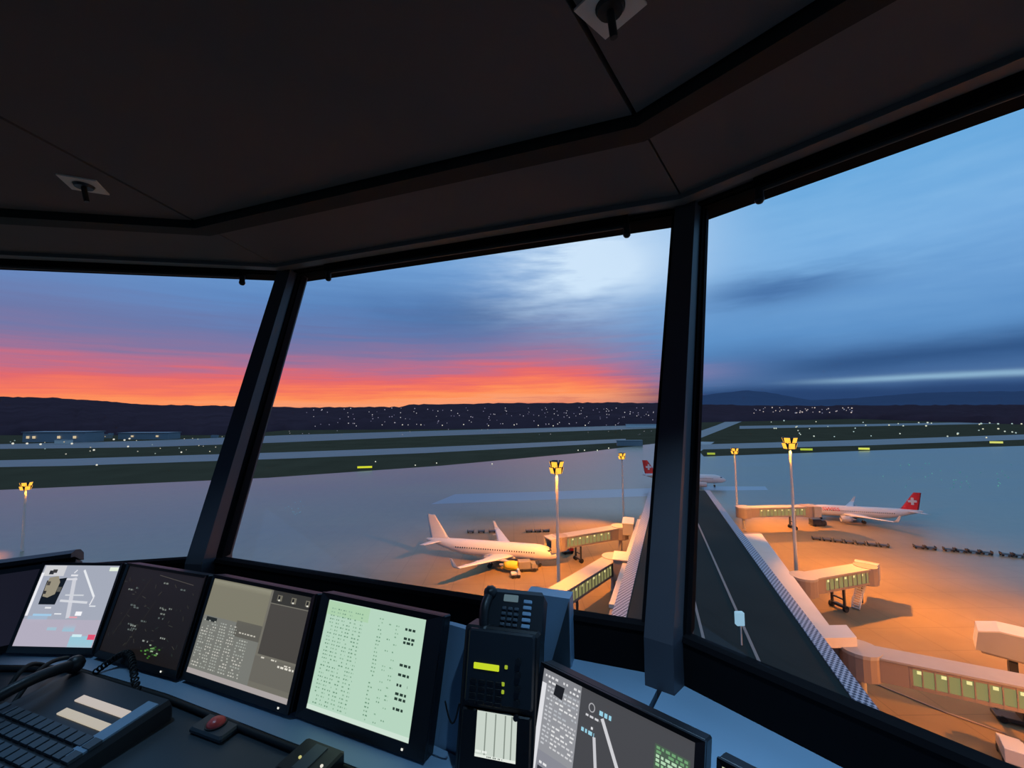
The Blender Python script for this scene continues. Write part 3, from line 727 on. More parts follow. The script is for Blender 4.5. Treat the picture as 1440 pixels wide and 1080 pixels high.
# lights on the field and the town -----------------------------------
def ball_mesh(name, m):
    return MB().ball((0,0,0), 1, 8).build(name, m)
protos = {}
def lamp_dot(name, px, py, rgb, label, group, size=1.1, z=None, k=1.):
    key = (name, rgb, k)
    P = G(px, py, 0.); D = math.hypot(P.x, P.y); P.z = size*math.hypot(D, H)/F*.62
    if P.y < 0 or D > 3300 or D != D:
        u = ray(px, py); D = 2600.; hd = math.hypot(u.x, u.y); P = Vector((u.x/hd*D, u.y/hd*D, H + u.z/hd*D))
    if key not in protos: o = ball_mesh(name, emc(rgb, k)); protos[key] = o
    else: o = protos[key].copy(); C.objects.link(o)
    o.location = P; r_ = size*math.hypot(D, H)/F*.62; o.scale = (r_, r_, r_)
    return tag(o, label, 'light', group)
random.seed(3)
def on_ridge(px, py):                                # walk along the line of sight to the wooded slope
    u = ray(px, py); hd = math.hypot(u.x, u.y)
    r_ = G(px, interp(basey, px)); d0 = math.hypot(r_.x, r_.y)
    rr = ray(px, interp(sil, px)); z1 = H + rr.z/math.hypot(rr.x, rr.y)*3800.
    D = d0
    while D < 3700:
        zt = 12 + (z1 - 12)*max(0, (D - d0)/(3800. - d0))**.85 if D > d0 + 15 else 12
        if H + u.z/hd*D <= zt + 6: break
        D += 15
    D -= 25
    return Vector((u.x/hd*D, u.y/hd*D, H + u.z/hd*D)), D
def town(px, py, rgb, label, group, size=1., k=1.):
    key = ('town_light', rgb, k)
    if key not in protos: o = ball_mesh('town_light', emc(rgb, k)); protos[key] = o
    else: o = protos[key].copy(); C.objects.link(o)
    P, D = on_ridge(px, py); o.location = P; r_ = size*D/F*.6; o.scale = (r_, r_, r_); tag(o, label, 'light', group)
for i in range(170):
    px = random.uniform(430, 925); py = 573 + (random.random()**1.1)*25 + max(0, (560 - px))*.02
    town(px, py, random.choice([(150,140,160),(176,166,176),(120,112,136),(200,190,190)]), 'tiny pale town light on the dark slope in the middle window', 'town lights on the middle slope', random.uniform(.7,1.15))
for px in (566,592,622,652,687,723,757,778,823): town(px, 597 + random.uniform(-1,2), (226,214,196), 'warm white light in the bright row at the foot of the slope', 'bright row of lights at the foot of the slope', 1.3)
for i in range(46):
    px = random.uniform(1060, 1200); py = random.uniform(573, 581)
    town(px, py, random.choice([(176,160,160),(210,190,180),(140,140,160)]), 'tiny town light under the blue hills in the right window', 'town lights under the far hills', random.uniform(.7,1.2))
for px, py in ((57,626),(18,625),(38,625),(88,622),(101,625),(130,616),(160,619),(175,614),(182,618),(180,629),(205,616),(222,612),(230,613),(175,620),(255,637),(132,634),(136,655),(221,604),(399,596),(120,606)):
    lamp_dot('field_light', px, py, (230,224,205), 'white ground light on the field beyond the left window', 'white lights in the left window', 1.35)
for px, py in ((813,634),(822,634),(840,634),(856,631),(614,652),(584,655),(692,653),(528,650),(905,588),(884,590)):
    lamp_dot('field_light', px, py, (236,232,205), 'white field light in the middle window near the grass edge', 'white lights in the middle window', 1.3)
for i in range(44):
    px = random.uniform(1075, 1438); py = random.uniform(592, 616) + (px - 1200)*.004
    lamp_dot('field_light', px, py, random.choice([(206,214,196),(176,196,190),(226,222,190)]), 'small pale field light scattered behind the right apron', 'field lights in the right window', random.uniform(.8,1.3))
for i in range(40):  # small glowing green balls scattered over the right apron
    px = random.uniform(1240, 1430); py = 652 + random.random()*38
    lamp_dot('green_dot', px, py, random.choice([(70,150,140),(90,170,150),(60,130,130)]), 'tiny glowing green dot on the blue part of the right apron', 'green dots on the right apron', random.uniform(.5,.75))
for i in range(14):  # same green balls, clustered on the left apron
    lamp_dot('green_dot', 415 + random.gauss(0,7), 715 + random.gauss(0,9), (92,150,170), 'tiny glowing green dot on the apron right of the left post', 'green dots on the left apron', random.uniform(.5,.7))
# lit taxiway signs
def sign(px, py, wpx, rgb, label):
    p = G(px, py + 2); D = math.hypot(p.x, p.y); w_ = wpx*p.y/F; h_ = 4.2*p.y/F*.75
    t = thing('taxiway_sign', label, 'sign', p, -pxaz(px)*.4, 'lit taxiway signs')
    MB().bbox((0,0,h_/2 + .3), (w_, .4, h_), .05).build('sign_case', M['dark'], t)
    MB().box((0,-.22,h_/2 + .3), (w_*.94, .05, h_*.85)).build('lit_face', emc(rgb, 1.), t)
    b_ = MB()
    for sx in (-.35,.35): b_.tube((sx*w_,0,-.02), (sx*w_,0,.5), .08, 6)
    b_.build('post', M['dark'], t)
sign(513, 657, 21, (220,222,40), 'long bright yellow lit sign on the grass in the middle window')
sign(1000, 638, 11, (166,180,52), 'small dim yellow-green sign just right of the right post')
sign(1134, 632, 16, (178,196,52), 'yellow-green lit sign beside the tall mast head in the right window')
sign(1215, 631, 14, (226,230,90), 'bright yellow lit sign right of the tall mast head')
sign(1401, 622, 15, (222,222,110), 'yellow lit sign near the right photo edge')
# far buildings
def shed(px0, px1, pyb, hpx, m, label, lit=()):
    p0, p1 = G(px0, pyb), G(px1, pyb); w_ = (p1 - p0).length; t_ = (p1 - p0).normalized(); h_ = hpx*((p0 + p1)/2).y/F
    t = thing('airfield_building', label, 'building', (p0 + p1)/2, math.atan2(t_.y, t_.x), 'buildings along the far edge of the field')
    MB().box((0, w_*.12, h_/2 - .3), (w_, w_*.22, h_ + .6)).build('wall', m, t)
    MB().box((0, w_*.12, h_ + .25), (w_*1.02, w_*.25, .5)).build('roof', M['shed2'], t)
    for i, u in enumerate(lit): MB().box((u*w_, -.05, h_*.5), (w_*.05, .2, h_*.25)).build('lit_window', emc((214,190,150), 1.), t)
shed(30, 118, 622, 14, M['shed2'], 'long grey shed behind the field at far left', (-.4,-.3,.1,.35))
shed(76, 96, 624, 5, M['concrete'], 'low rose-coloured building in front of the far left shed', (.2,))
shed(165, 235, 618, 9, M['shed2'], 'low grey building by the lights in the left window', (-.2,.3))
shed(880, 928, 601, 4, M['shed'], 'low white hangar beyond the runway left of the right post', ())
shed(868, 904, 627, 7, M['shed2'], 'small blue-grey hut on the taxiway near the small mast head', ())

random.seed(5)
for i in range(14):
    a_ = random.uniform(40, 345); y_ = random.uniform(604, 619); w_ = random.uniform(6, 18)
    shed(a_, a_ + w_, y_, random.uniform(3, 6), random.choice([M['shed2'], M['shed2'], M['cargo'], M['shed']]), 'small hazy low building in the cluster below the dark ridge, left window', (0.,) if i % 3 == 0 else ())
for i in range(40):
    lamp_dot('field_light', random.uniform(0, 350), random.uniform(606, 640), random.choice([(150,164,150),(120,140,140),(176,170,150),(214,204,170)]), 'dim light in the hazy cluster below the dark ridge, left window', 'dim lights in the left window', random.uniform(.6,1.))
for i in range(36):
    lamp_dot('field_light', random.uniform(400, 920), random.uniform(601, 612), random.choice([(130,124,140),(160,150,150),(110,110,124)]), 'dim light along the far runway edge in the middle window', 'dim lights along the far runway edge', random.uniform(.5,.9))
# ---------------------------------------------------------------- floodlight masts
MP = 400000.
def flood(t, p, h_, ax_, ay_, pw):                    # aimed sodium floodlight on a mast head
    L_ = bpy.data.lights.new('sodium_flood', 'SPOT'); L_.energy = pw*MP; L_.color = (1., .30, .015); L_.spot_size = R(98); L_.spot_blend = 1.; L_.shadow_soft_size = .8
    lo = bpy.data.objects.new('sodium_flood', L_); C.objects.link(lo); lo.parent = t; lo.location = (0,0,h_)
    d_ = Matrix.Rotation(-t.rotation_euler[2], 3, 'Z') @ Vector((ax_ - p[0], ay_ - p[1], -h_))
    lo.rotation_euler = d_.to_track_quat('-Z', 'Y').to_euler()
def mast(px, pyb, pxh, pyh, label, power=(), head=1.):
    p = G(px, pyb); r_ = ray(pxh, pyh); D = math.hypot(p.x, p.y); h_ = H + r_.z/math.hypot(r_.x, r_.y)*D
    t = thing('floodlight_mast', label, 'mast', p, -math.atan2(p.x, p.y), 'sodium floodlight masts')
    MB().tube((0,0,-.05), (0,0,h_ - 1), .42, 12, 0, .26).build('pole', M['steel'], t)
    b_ = MB(); b_.tube((0,0,h_ - 1.2), (0,0,h_ + 1.6*head), .2, 8)
    for zz_ in (h_ - .6, h_ + .7*head): b_.tube((-1.3*head,0,zz_), (1.3*head,0,zz_), .09, 6); b_.tube((0,-1.3*head,zz_), (0,1.3*head,zz_), .09, 6)
    b_.build('head_frame', M['dark'], t)
    for i in range(10):
        a_ = 2*PI*(i % 5)/5 + (.6 if i > 4 else 0); zz_ = h_ - .3 + (i//5)*1.15*head
        c_ = Vector((1.0*head*math.cos(a_), 1.0*head*math.sin(a_), zz_)); o_ = Vector((math.cos(a_), math.sin(a_), 0))
        R_ = Matrix.Rotation(a_, 3, 'Z') @ Matrix.Rotation(.3, 3, 'Y')
        fl = MB().box(c_, (.35, 1.2*head, 1.3*head), 0, R_).build('floodlight', M['dark'], t)
        MB().box(c_ + R_ @ Vector((.2,0,0)), (.08, 1.12*head, 1.2*head), 0, R_).build('lens', M['lamp'], fl)
    for (ax_, ay_, pw) in power: flood(t, p, h_ - 1.4, ax_, ay_, pw)
    return t
mast(786, 845, 775, 659, 'tall floodlight mast in front of the white jet with the yellow engine', ((-14, 120, .6), (30, 116, .5), (0, 76, .5)), 1.15)
mast(1121, 822, 1114, 625, 'tall floodlight mast rising beside the pier in the right window', ((92, 135, .9), (98, 90, .6), (78, 68, .5)), 1.15)
mast(877, 730, 871, 642, 'smaller floodlight mast behind the left jet bridges, middle window', ((12, 136, .7),), .95)
mast(1037, 722, 1036, 635, 'smaller floodlight mast at the far end of the pier roof, right window', ((104, 140, .8),), .95)
mast(31, 775, 31, 685, 'floodlight mast standing alone in the left window', ((-168, 114, .6),), 1.0)
# masts just outside the picture that light the near stands
for x_, y_, aims, lab in ((118., 66., ((92, 84, .45), (88, 48, .75)), 'floodlight mast beyond the right edge of the view'), (84., 20., ((66, 50, 1.25),), 'floodlight mast beside the terminal below the tower, right')):
    t = thing('floodlight_mast', lab, 'mast', (x_, y_, 0), 0, 'sodium floodlight masts')
    hh = 24.
    MB().tube((0,0,-.05), (0,0,hh), .42, 12, 0, .26).build('pole', M['steel'], t)
    MB().box((0,0,hh + .3), (2.6, .6, .7)).build('head_frame', M['dark'], t)
    for (ax_, ay_, pw) in aims: flood(t, (x_, y_), hh - .5, ax_, ay_, pw)

# ---------------------------------------------------------------- aircraft
def airfoil(le, te, z, th, n=7):                     # closed section in x-z at span y (given separately)
    up_ = []; lo_ = []
    for i in range(n + 1):
        u = i/n; t_ = th*(2.6*math.sqrt(u)*(1-u)**.9 + .02)*.55
        x = le + (te - le)*u; up_.append((x, z + t_)); lo_.append((x, z - t_*.6))
    return up_ + lo_[::-1][1:-1]
def aircraft(name, label, nose, tail, livery, scale=None):
    d_ = Vector((nose.x - tail.x, nose.y - tail.y)); L_ = d_.length; rz = math.atan2(d_.y, d_.x)
    t = thing(name, label, 'aircraft', (nose.x, nose.y, 0), rz, 'parked airliners'); sc = scale or L_/37.57; t.scale = (sc, sc, sc)
    eng = M['yellow'] if livery == 'yellow' else M['grey']
    prof = [(0,.06,3.05),(-.25,.48,3.08),(-.8,.9,3.18),(-1.7,1.28,3.32),(-3,1.65,3.48),(-4.6,1.9,3.58),(-6.5,1.975,3.6),(-15,1.975,3.6),(-24,1.975,3.6),(-27,1.85,3.74),(-30,1.52,4.05),(-33,1.06,4.45),(-35.6,.62,4.8),(-37.2,.3,5.0),(-37.57,.12,5.05)]
    n = 20
    MB().loft([[Vector((x, r_*math.cos(2*PI*j/n), z_ + r_*1.04*math.sin(2*PI*j/n))) for j in range(n)] for x, r_, z_ in prof]).build('fuselage', M['white'], t)
    wv = MB()
    for sg in (-1, 1):
        for i in range(34):
            x = -6.2 - i*.66
            wv.box((x, sg*1.93, 4.0), (.24, .12, .34))
    wv.build('cabin_windows', M['glassd'], t)
    cw = MB()
    for sg in (-1, 1):
        cw.add([(-1.75, sg*.06, 4.63), (-1.55, sg*.62, 4.42), (-2.25, sg*1.0, 4.72), (-2.45, sg*.1, 4.98)], [(0,1,2,3)])
        cw.add([(-1.62, sg*.72, 4.36), (-2.35, sg*1.2, 4.25), (-2.9, sg*1.32, 4.62), (-2.3, sg*1.06, 4.68)], [(0,1,2,3)])
    cw.build('cockpit_windows', M['glassd'], t)
    bf = MB(); bf.loft([[Vector((x, r_*1.15*math.cos(2*PI*j/14), 2.35 + r_*.62*math.sin(2*PI*j/14))) for j in range(14)] for x, r_ in ((-10,.3),(-11.5,1.5),(-14,1.85),(-18,1.85),(-20.5,1.3),(-22,.25))]); bf.build('belly_fairing', M['white'], t)
    for sg in (-1, 1):
        st = [(.6,-11.0,-18.2,2.55,.95),(2.2,-11.9,-18.3,2.7,.85),(6.4,-14.3,-18.6,3.1,.55),(11.5,-17.6,-20.4,3.6,.36),(16.6,-20.9,-22.5,4.15,.2)]
        w = MB(); w.loft([[Vector((x, sg*y, z)) for x, z in airfoil(le, te, zz, th)] for y, le, te, zz, th in (st if sg > 0 else st)]); wo = w.build('wing', M['white'], t)
        k_ = MB(); k_.loft([[Vector((x, sg*y, z)) for x, y, z in ((le, yy, zz), ((le+te)/2, yy + .07, zz), (te, yy, zz), ((le+te)/2, yy - .07, zz))] for yy, le, te, zz in ((16.6,-20.9,-22.5,4.12),(16.95,-21.5,-22.7,4.6),(17.15,-22.6,-23.3,6.4))], smooth=False); k_.build('wingtip_fence', M['white'] if livery != 'red' else M['white'], wo)
        ft = MB()
        for y, x in ((4.4,-18.3),(8.6,-19.0),(12.4,-20.6)): ft.loft([[Vector((x + dx, sg*y + .18*r_*math.cos(2*PI*j/8), 2.75 + (y*.085) - .25 + .22*r_*math.sin(2*PI*j/8))) for j in range(8)] for dx, r_ in ((2.2,.3),(.8,1),(-.4,.9),(-1.3,.1))])
        ft.build('flap_fairings', M['grey'], wo)
        # engine
        e_ = MB(); ex, ey, ez = -9.6, sg*5.75, 1.78
        out_ = [(0,.98),(-.2,1.1),(-1.2,1.2),(-2.6,1.12),(-3.6,.86)]
        e_.loft([[Vector((ex + x, ey + r_*math.cos(2*PI*j/20), ez + r_*math.sin(2*PI*j/20))) for j in range(20)] for x, r_ in [(-.6,.86),(-.05,.9)] + out_ + [(-3.5,.6)]], cap=False)
        eo = e_.build('engine', eng, t)
        q_ = MB(); q_.loft([[Vector((ex + x, ey + r_*math.cos(2*PI*j/16), ez + r_*math.sin(2*PI*j/16))) for j in range(16)] for x, r_ in ((-.55,.87),(-.6,.02))], cap=False); q_.tube((ex - .58, ey, ez), (ex - .2, ey, ez), .28, 12, 0, .03); q_.build('fan', M['dark'], eo)
        q_ = MB(); q_.tube((ex - 3.3, ey, ez), (ex - 4.9, ey, ez), .55, 14, 0, .22); q_.build('exhaust_cone', M['grey'], eo)
        q_ = MB(); q_.loft([[Vector((x, ey + dy, z)) for x, dy, z in ((x0,-.16,z0),(x0,.16,z0),(x1,.16,z0),(x1,-.16,z0))] for x0, x1, z0 in ((-10.6,-14.6,2.7),(-13.4,-16.6,3.15))], smooth=False); q_.build('pylon', M['white'], eo)
        h_ = MB(); h_.loft([[Vector((x, sg*y, z)) for x, z in airfoil(le, te, zz, th)] for y, le, te, zz, th in ((.5,-32.3,-36.0,4.75,.34),(6.2,-35.1,-36.8,5.3,.14))]); h_.build('tailplane', M['white'], t)
        g = MB()
        g.tube((-17.6, sg*3.8, .55), (-17.3, sg*3.5, 2.6), .16, 8)
        for dy in (-.45, .45): g.tube((-17.6, sg*3.8 + dy - .2, .58), (-17.6, sg*3.8 + dy + .2, .58), .58, 16, 1)
        g.build('landing_gear', [M['grey'], M['tyre']], t)
    g = MB(); g.tube((-5.07,0,.4), (-5.3,0,2.2), .11, 8)
    for dy in (-.28,.28): g.tube((-5.07, dy - .12, .39), (-5.07, dy + .12, .39), .39, 14, 1)
    g.build('landing_gear', [M['grey'], M['tyre']], t)
    fin = MB()
    fs = [(5.15,-29.6,-36.2,.42),(5.9,-31.0,-36.4,.36),(11.85,-35.0,-37.4,.2)]
    fin.loft([[Vector((x, y, z)) for x, y in airfoil(le, te, 0, th)] for z, le, te, th in fs])
    fm = {'red': M['tailred'], 'yellow': M['white'], 'navy': M['navy']}[livery]
    fo = fin.build('tail_fin', fm, t)
    if livery == 'red':
        cx, cz, a_, w_ = -34.45, 8.6, 1.35, .42
        for sg in (-1, 1):
            cr_ = MB(); cr_.box((cx, sg*.19, cz), (2*a_, .10, 2*w_)); cr_.box((cx, sg*.19, cz), (2*w_, .102, 2*a_)); cr_.build('white_cross', M['white'], fo)
            if 'distant' in label: continue
            cu = bpy.data.curves.new('lettering', 'FONT'); cu.body = 'SWISS'; cu.size = 1.9; cu.extrude = .02; cu.materials.append(M['tailred'])
            tmp = bpy.data.objects.new('tmp', cu); C.objects.link(tmp); bpy.context.view_layer.update()
            me_ = bpy.data.meshes.new_from_object(tmp.evaluated_get(bpy.context.evaluated_depsgraph_get())); bpy.data.objects.remove(tmp)
            to = bpy.data.objects.new('lettering', me_); C.objects.link(to); to.parent = t
            if sg > 0: to.location = (-5.0, 2.0, 3.85); to.rotation_euler = (R(90), 0, R(180))
            else: to.location = (-10.6, -2.0, 3.85); to.rotation_euler = (R(90), 0, 0)
            to.scale = (1.15, 1, 1)
    return t
aircraft('airliner', 'white airliner with a yellow engine parked nose right, middle window', G(786,781,3.3), G(600,757,5.3), 'yellow')
aircraft('airliner', 'white airliner with red tail and white cross parked at the right bridge', G(1133,716,3.3), G(1298,717,5.3), 'red')
aircraft('airliner', 'distant airliner half hidden behind the right post with a dark red tail', G(1021,676,3.3), G(903,668,5.3), 'red')

# ---------------------------------------------------------------- pier building
def lerp2(p, q, y): return Vector((p[0] + (q[0] - p[0])*(y - p[1])/(q[1] - p[1]), y, 0))
RA, RB_ = (33.88, 43.72), (69.1, 153.1)              # right roof edge
LA, LB_ = (16.66, 63.26), (44.28, 134.4)             # left roof edge
Rr = lambda y: lerp2(RA, RB_, y); Ll = lambda y: lerp2(LA, LB_, y)
pier = thing('pier_building', 'long terminal pier with dark roof and chequered metal edges below the tower', 'building', (40, 90, 0))
po = Vector((40, 90, 0))
y0, y1 = 22., 151.
def pz(p, z): return Vector((p.x, p.y, z)) - po
nx = Vector((.952, -.306, 0))                        # to the right of the pier
def slab(name, a, b_, c_, d_, z0, z1, m):
    return MB().hexa([pz(a,z0), pz(b_,z0), pz(c_,z0), pz(d_,z0)], [pz(a,z1), pz(b_,z1), pz(c_,z1), pz(d_,z1)]).build(name, m, pier)
slab('roof', Ll(y0), Rr(y0), Rr(y1), Ll(y1), 12.5, 12.95, M['roof'])
ew = 1.7
slab('roof_edge', Rr(y0), Rr(y0) + nx*ew, Rr(y1) + nx*ew, Rr(y1), 12.4, 13.1, M['rib'])
slab('roof_edge', Ll(y0) - nx*ew*1.2, Ll(y0), Ll(y1), Ll(y1) - nx*ew*1.2, 12.4, 13.1, M['rib'])
fy = Vector((Rr(y1).x, Rr(y1).y, 0)); 
slab('upper_facade', Ll(y0), Rr(y0), Rr(y1) - nx*.2, Ll(y1) + nx*.2, 7.5, 12.5, M['green'])
lo_r = lambda y: lerp2((48.5, 65.0), (65.4, 110.2), y); lo_l = lambda y: Ll(y) - nx*4.2
slab('lower_level', lo_l(y0), Rr(y0) + nx*.4, Rr(y1 - 14) + nx*.4, lo_l(y1 - 14), 0, 7.7, M['bridge_d'])
slab('lower_level', Rr(63) + nx*.3, lo_r(63), lo_r(118), Rr(118) + nx*.3, 0, 7.7, M['bridge_d'])
slab('stair_head', Rr(62.5) + nx*(ew + .2), lo_r(62.5) + nx*1.6, lo_r(66) + nx*1.6, Rr(66) + nx*(ew + .2), 7.9, 9.3, M['concrete'])
slab('terrace_parapet', lo_l(74) - nx*.3, lo_l(74) + nx*1.3, lo_l(130) + nx*1.3, lo_l(130) - nx*.3, 7.7, 8.3, M['concrete'])
slab('terrace_deck', Rr(63) + nx*.4, lo_r(63), lo_r(116), Rr(116) + nx*.4, 7.7, 8.0, M['concrete'])
# seam of the glazed roof
for o_ in (-7.5, -13.):
    slab('roof_seam', Rr(y0) + nx*o_, Rr(y0) + nx*(o_ + .35), Rr(y1 - 1) + nx*(o_ + .35), Rr(y1 - 1) + nx*o_, 12.95, 13.05, M['bridge_d'])
b = MB()
for i in range(14):
    y_ = 66 + i*3.4; p = lo_r(y_) + nx*.02
    b.box((p - po) + Vector((0,0,5.2)), (.12, 2.2, 2.2), 0, Matrix.Rotation(math.atan2(-.306, .952), 3, 'Z'))
b.build('window_row', M['glassd'], pier)
# lamp post on the roof
p = G(1043, 907, 12.95)
lp = thing('roof_lamp', 'short pole with a pale blue lamp box standing on the dark pier roof', 'lamp', p)
MB().tube((0,0,-.02), (0,0,2.6), .09, 8).build('pole', M['steel'], lp); MB().bbox((-.12,0,3.2), (1.0,.6,1.6), .06).build('lamp_box', emc((150,192,216), .9), lp)
# rotundas / stair heads on the left side
def hut(name, px, py, z0, z1, sx, sy, m, label, cat='building'):
    p = G(px, py, z0); t = thing(name, label, cat, p, math.atan2(-.306, .952), 'roof huts along the left side of the pier')
    MB().box((0,0,(z1-z0)/2 - .01), (sx, sy, z1 - z0)).build('walls', m, t); MB().box((0,0,z1 - z0 + .1), (sx + .3, sy + .3, .2)).build('roof', M['concrete'], t)
hut('rotunda_hut', 880, 812, 4.2, 8.8, 5.0, 5.5, M['bridge_d'], 'square brown rotunda hut where the nearest left bridge meets the pier')
hut('rotunda_hut', 884, 748, 6.0, 9.2, 3.0, 7.0, M['bridge'], 'cream rotunda hut farther along the left side of the pier')

# ---------------------------------------------------------------- jet bridges
def bridge(p0, p1, label, solid=5., cab=True, wheels=.72, name='jet_bridge', z=(4.6, 7.6), lit=True, cabdir=0., lift=0.):
    d_ = Vector((p1[0] - p0[0], p1[1] - p0[1], 0)); L_ = d_.length
    t = thing(name, label, 'jet bridge', (p0[0], p0[1], 0), math.atan2(d_.y, d_.x), 'passenger jet bridges')
    z0, z1 = z; w_ = 1.6
    b_ = MB(); b_.tube((0,0,z0 - .2), (0,0,z1 - .05), 2.4, 18, smooth=False); b_.build('rotunda', M['bridge_d'], t)
    MB().tube((0,0,z1 - .05), (0,0,z1 + .42), 2.5, 18, smooth=False).build('rotunda_roof', M['bridge'], t)
    MB().tube((0,0,-.05), (0,0,z0 - .2), .55, 12).build('column', M['bridge'], t)
    MB().box((solid/2 + 1.2, 0, (z0+z1)/2), (solid + 1.2, 2*w_, z1 - z0)).build('fixed_section', M['bridge_d'], t)
    x0 = solid + 1.5
    tn_ = MB(); tn_.box(((x0 + L_)/2, 0, z0 + .22), (L_ - x0, 2*w_, .44)); tn_.box(((x0 + L_)/2, 0, z1 - .2), (L_ - x0, 2*w_, .4))
    nm = max(2, int((L_ - x0)/1.25))
    for i in range(nm + 1):
        x = x0 + (L_ - x0)*i/nm
        for sg in (-1, 1): tn_.box((x, sg*w_*.97, (z0+z1)/2), (.14, .14, z1 - z0))
    tn_.build('telescopic_tunnel', M['bridge_d'], t)
    MB().box(((x0 + L_)/2, 0, (z0+z1)/2 + .05), (L_ - x0, 2*w_*.93, z1 - z0 - .8)).build('window_glazing', M['lit_green'] if lit else M['glassd'], t)
    MB().box((L_/2 + .6, 0, z1 + .12), (L_ + .2, 2*w_ + .35, .26)).build('roof', M['bridge'], t)
    random.seed(int(L_*100)); lg = MB()
    for i in range(max(2, int((L_ - x0)/2.4))):
        x = x0 + 1 + i*2.4
        if x < L_ - .4:
            for sg in (-1, 1): lg.box((x, sg*w_*.955, z1 - .75), (.5, .06, .4))
    lg.build('tunnel_lights', emc((240,226,150), 1.1), t)
    if wheels:
        x = L_*wheels; g = MB()
        for sg in (-1, 1): g.box((x, sg*1.25, z0/2 + .3), (.4, .35, z0 + .2))
        g.box((x, 0, .95), (.7, 3.4, .5)); g.box((x, 0, 2.4), (.3, 2.6, .25)); g.build('wheel_bogie', M['dark'], t)
        for sg in (-1, 1): MB().tube((x, sg*1.45 - .25, .62), (x, sg*1.45 + .25, .62), .62, 16).build('wheel', M['tyre'], t)
    if cab:
        cx = L_ + 1.0
        b_ = MB(); b_.tube((cx, 0, z0 - .3), (cx, 0, z1 + .35), 2.15, 14, smooth=False); b_.build('cab', M['bridge_d'], t)
        a_ = cabdir; o_ = Vector((math.cos(a_), math.sin(a_), 0)); s_ = Vector((-o_.y, o_.x, 0)); c0 = Vector((cx, 0, 0)) + o_*1.2; c1 = c0 + o_*2.6
        hb = MB()
        hb.hexa([c0 - s_*2 + Vector((0,0,z1)), c0 + s_*2 + Vector((0,0,z1)), c1 + s_*2.1 + Vector((0,0,z1 - .1)), c1 - s_*2.1 + Vector((0,0,z1 - .1))],
                [c0 - s_*2 + Vector((0,0,z1 + .4)), c0 + s_*2 + Vector((0,0,z1 + .4)), c1 + s_*2.1 + Vector((0,0,z1 + .2)), c1 - s_*2.1 + Vector((0,0,z1 + .2))])
        for sg in (-1, 1):
            hb.hexa([c0 + s_*sg*1.9 + Vector((0,0,z0)), c0 + s_*sg*2.1 + Vector((0,0,z0)), c1 + s_*sg*2.1 + Vector((0,0,z0)), c1 + s_*sg*1.9 + Vector((0,0,z0))],
                    [c0 + s_*sg*1.9 + Vector((0,0,z1 + .1)), c0 + s_*sg*2.1 + Vector((0,0,z1 + .1)), c1 + s_*sg*2.1 + Vector((0,0,z1)), c1 + s_*sg*1.9 + Vector((0,0,z1))])
        hb.hexa([c0 - s_*2 + Vector((0,0,z0 - .3)), c0 + s_*2 + Vector((0,0,z0 - .3)), c1 + s_*2 + Vector((0,0,z0 - .3)), c1 - s_*2 + Vector((0,0,z0 - .3))],
                [c0 - s_*2 + Vector((0,0,z0)), c0 + s_*2 + Vector((0,0,z0)), c1 + s_*2 + Vector((0,0,z0)), c1 - s_*2 + Vector((0,0,z0))])
        hb.build('canopy', M['bridge'], t)
    return t
def stairs(p, rz, label):
    t = thing('service_stairs', label, 'stairs', p, rz, 'stairs beside jet bridges')
    st = MB()
    for i in range(12): st.box((i*.42, 0, .25 + i*.36), (.5, 1.3, .12))
    st.build('treads', M['steel'], t)
    for sg in (-1, 1):
        r_ = MB(); r_.tube((0, sg*.65, 1.1), (4.7, sg*.65, 5.1), .06, 6); r_.tube((0, sg*.65, .1), (4.7, sg*.65, 4.2), .12, 6)
        for i in range(5): r_.tube((i*1.15, sg*.65, .1 + i*1.0), (i*1.15, sg*.65, 1.1 + i*1.0), .05, 6)
        r_.build('railing', M['white'], t)
    lg = MB(); lg.tube((4.4,0,-.02), (4.4,0,4.), .12, 6); lg.build('support_leg', M['dark'], t)
def mid(z8, z45): return z8
bridge((49.3, 61.9), (70.5, 51.2), 'long jet bridge with greenish lit windows at the lower right', 3.4, True, .8, cabdir=.3)
bridge((59.2, 87.6), (75.2, 92.4), 'jet bridge standing free beside the tall right mast with stairs at its end', 2.2, True, .55, cabdir=.5)
bridge((79.9, 147.3), (101.5, 148.2), 'jet bridge docked to the nose of the red-tailed airliner', 3., True, .8)
bridge((23.2, 100.3), (6.5, 80.5), 'jet bridge running towards the tower from the pier, lower left of the right post', 2., False, .7)
bridge((31.4, 125.6), (13.5, 117.2), 'jet bridge docked to the nose of the yellow-engined airliner', 3., True, .75)
stairs(G(1203, 856), math.atan2(.55, .8), 'metal service stairs leaning on the free jet bridge end')
# second bridge head entering from the right, cream canopy over a dark opening
p0 = G(1374, 876, 8.3); p0.z = 0
nb = thing('jet_bridge', 'cream hooded bridge head with dark opening at the right photo edge', 'jet bridge', (p0.x + 1.6, p0.y - 1.4, 0), R(-44), 'passenger jet bridges')
b = MB()
pr_ = [(-2.6,4.9),(-2.2,7.6),(0,8.3),(3.5,8.3),(11,8.0),(11,4.8),(1.6,4.8)]
for sg in (-1, 1): b.prism([Vector((x, sg*1.9, z)) for x, z in pr_], (0, sg*.16, 0))
b.build('side_wall', M['bridge'], nb)
b = MB()
for (xa, za), (xb, zb) in zip(pr_[:4], pr_[1:5]): b.hexa([(xa,-2.1,za),(xb,-2.1,zb),(xb,2.1,zb),(xa,2.1,za)], [(xa,-2.1,za+.2),(xb,-2.1,zb+.2),(xb,2.1,zb+.2),(xa,2.1,za+.2)])
b.build('canopy', M['concrete'], nb)
b = MB(); b.box((4.5,0,4.7), (13,3.8,.3)); b.build('cab_floor', M['bridge_d'], nb)
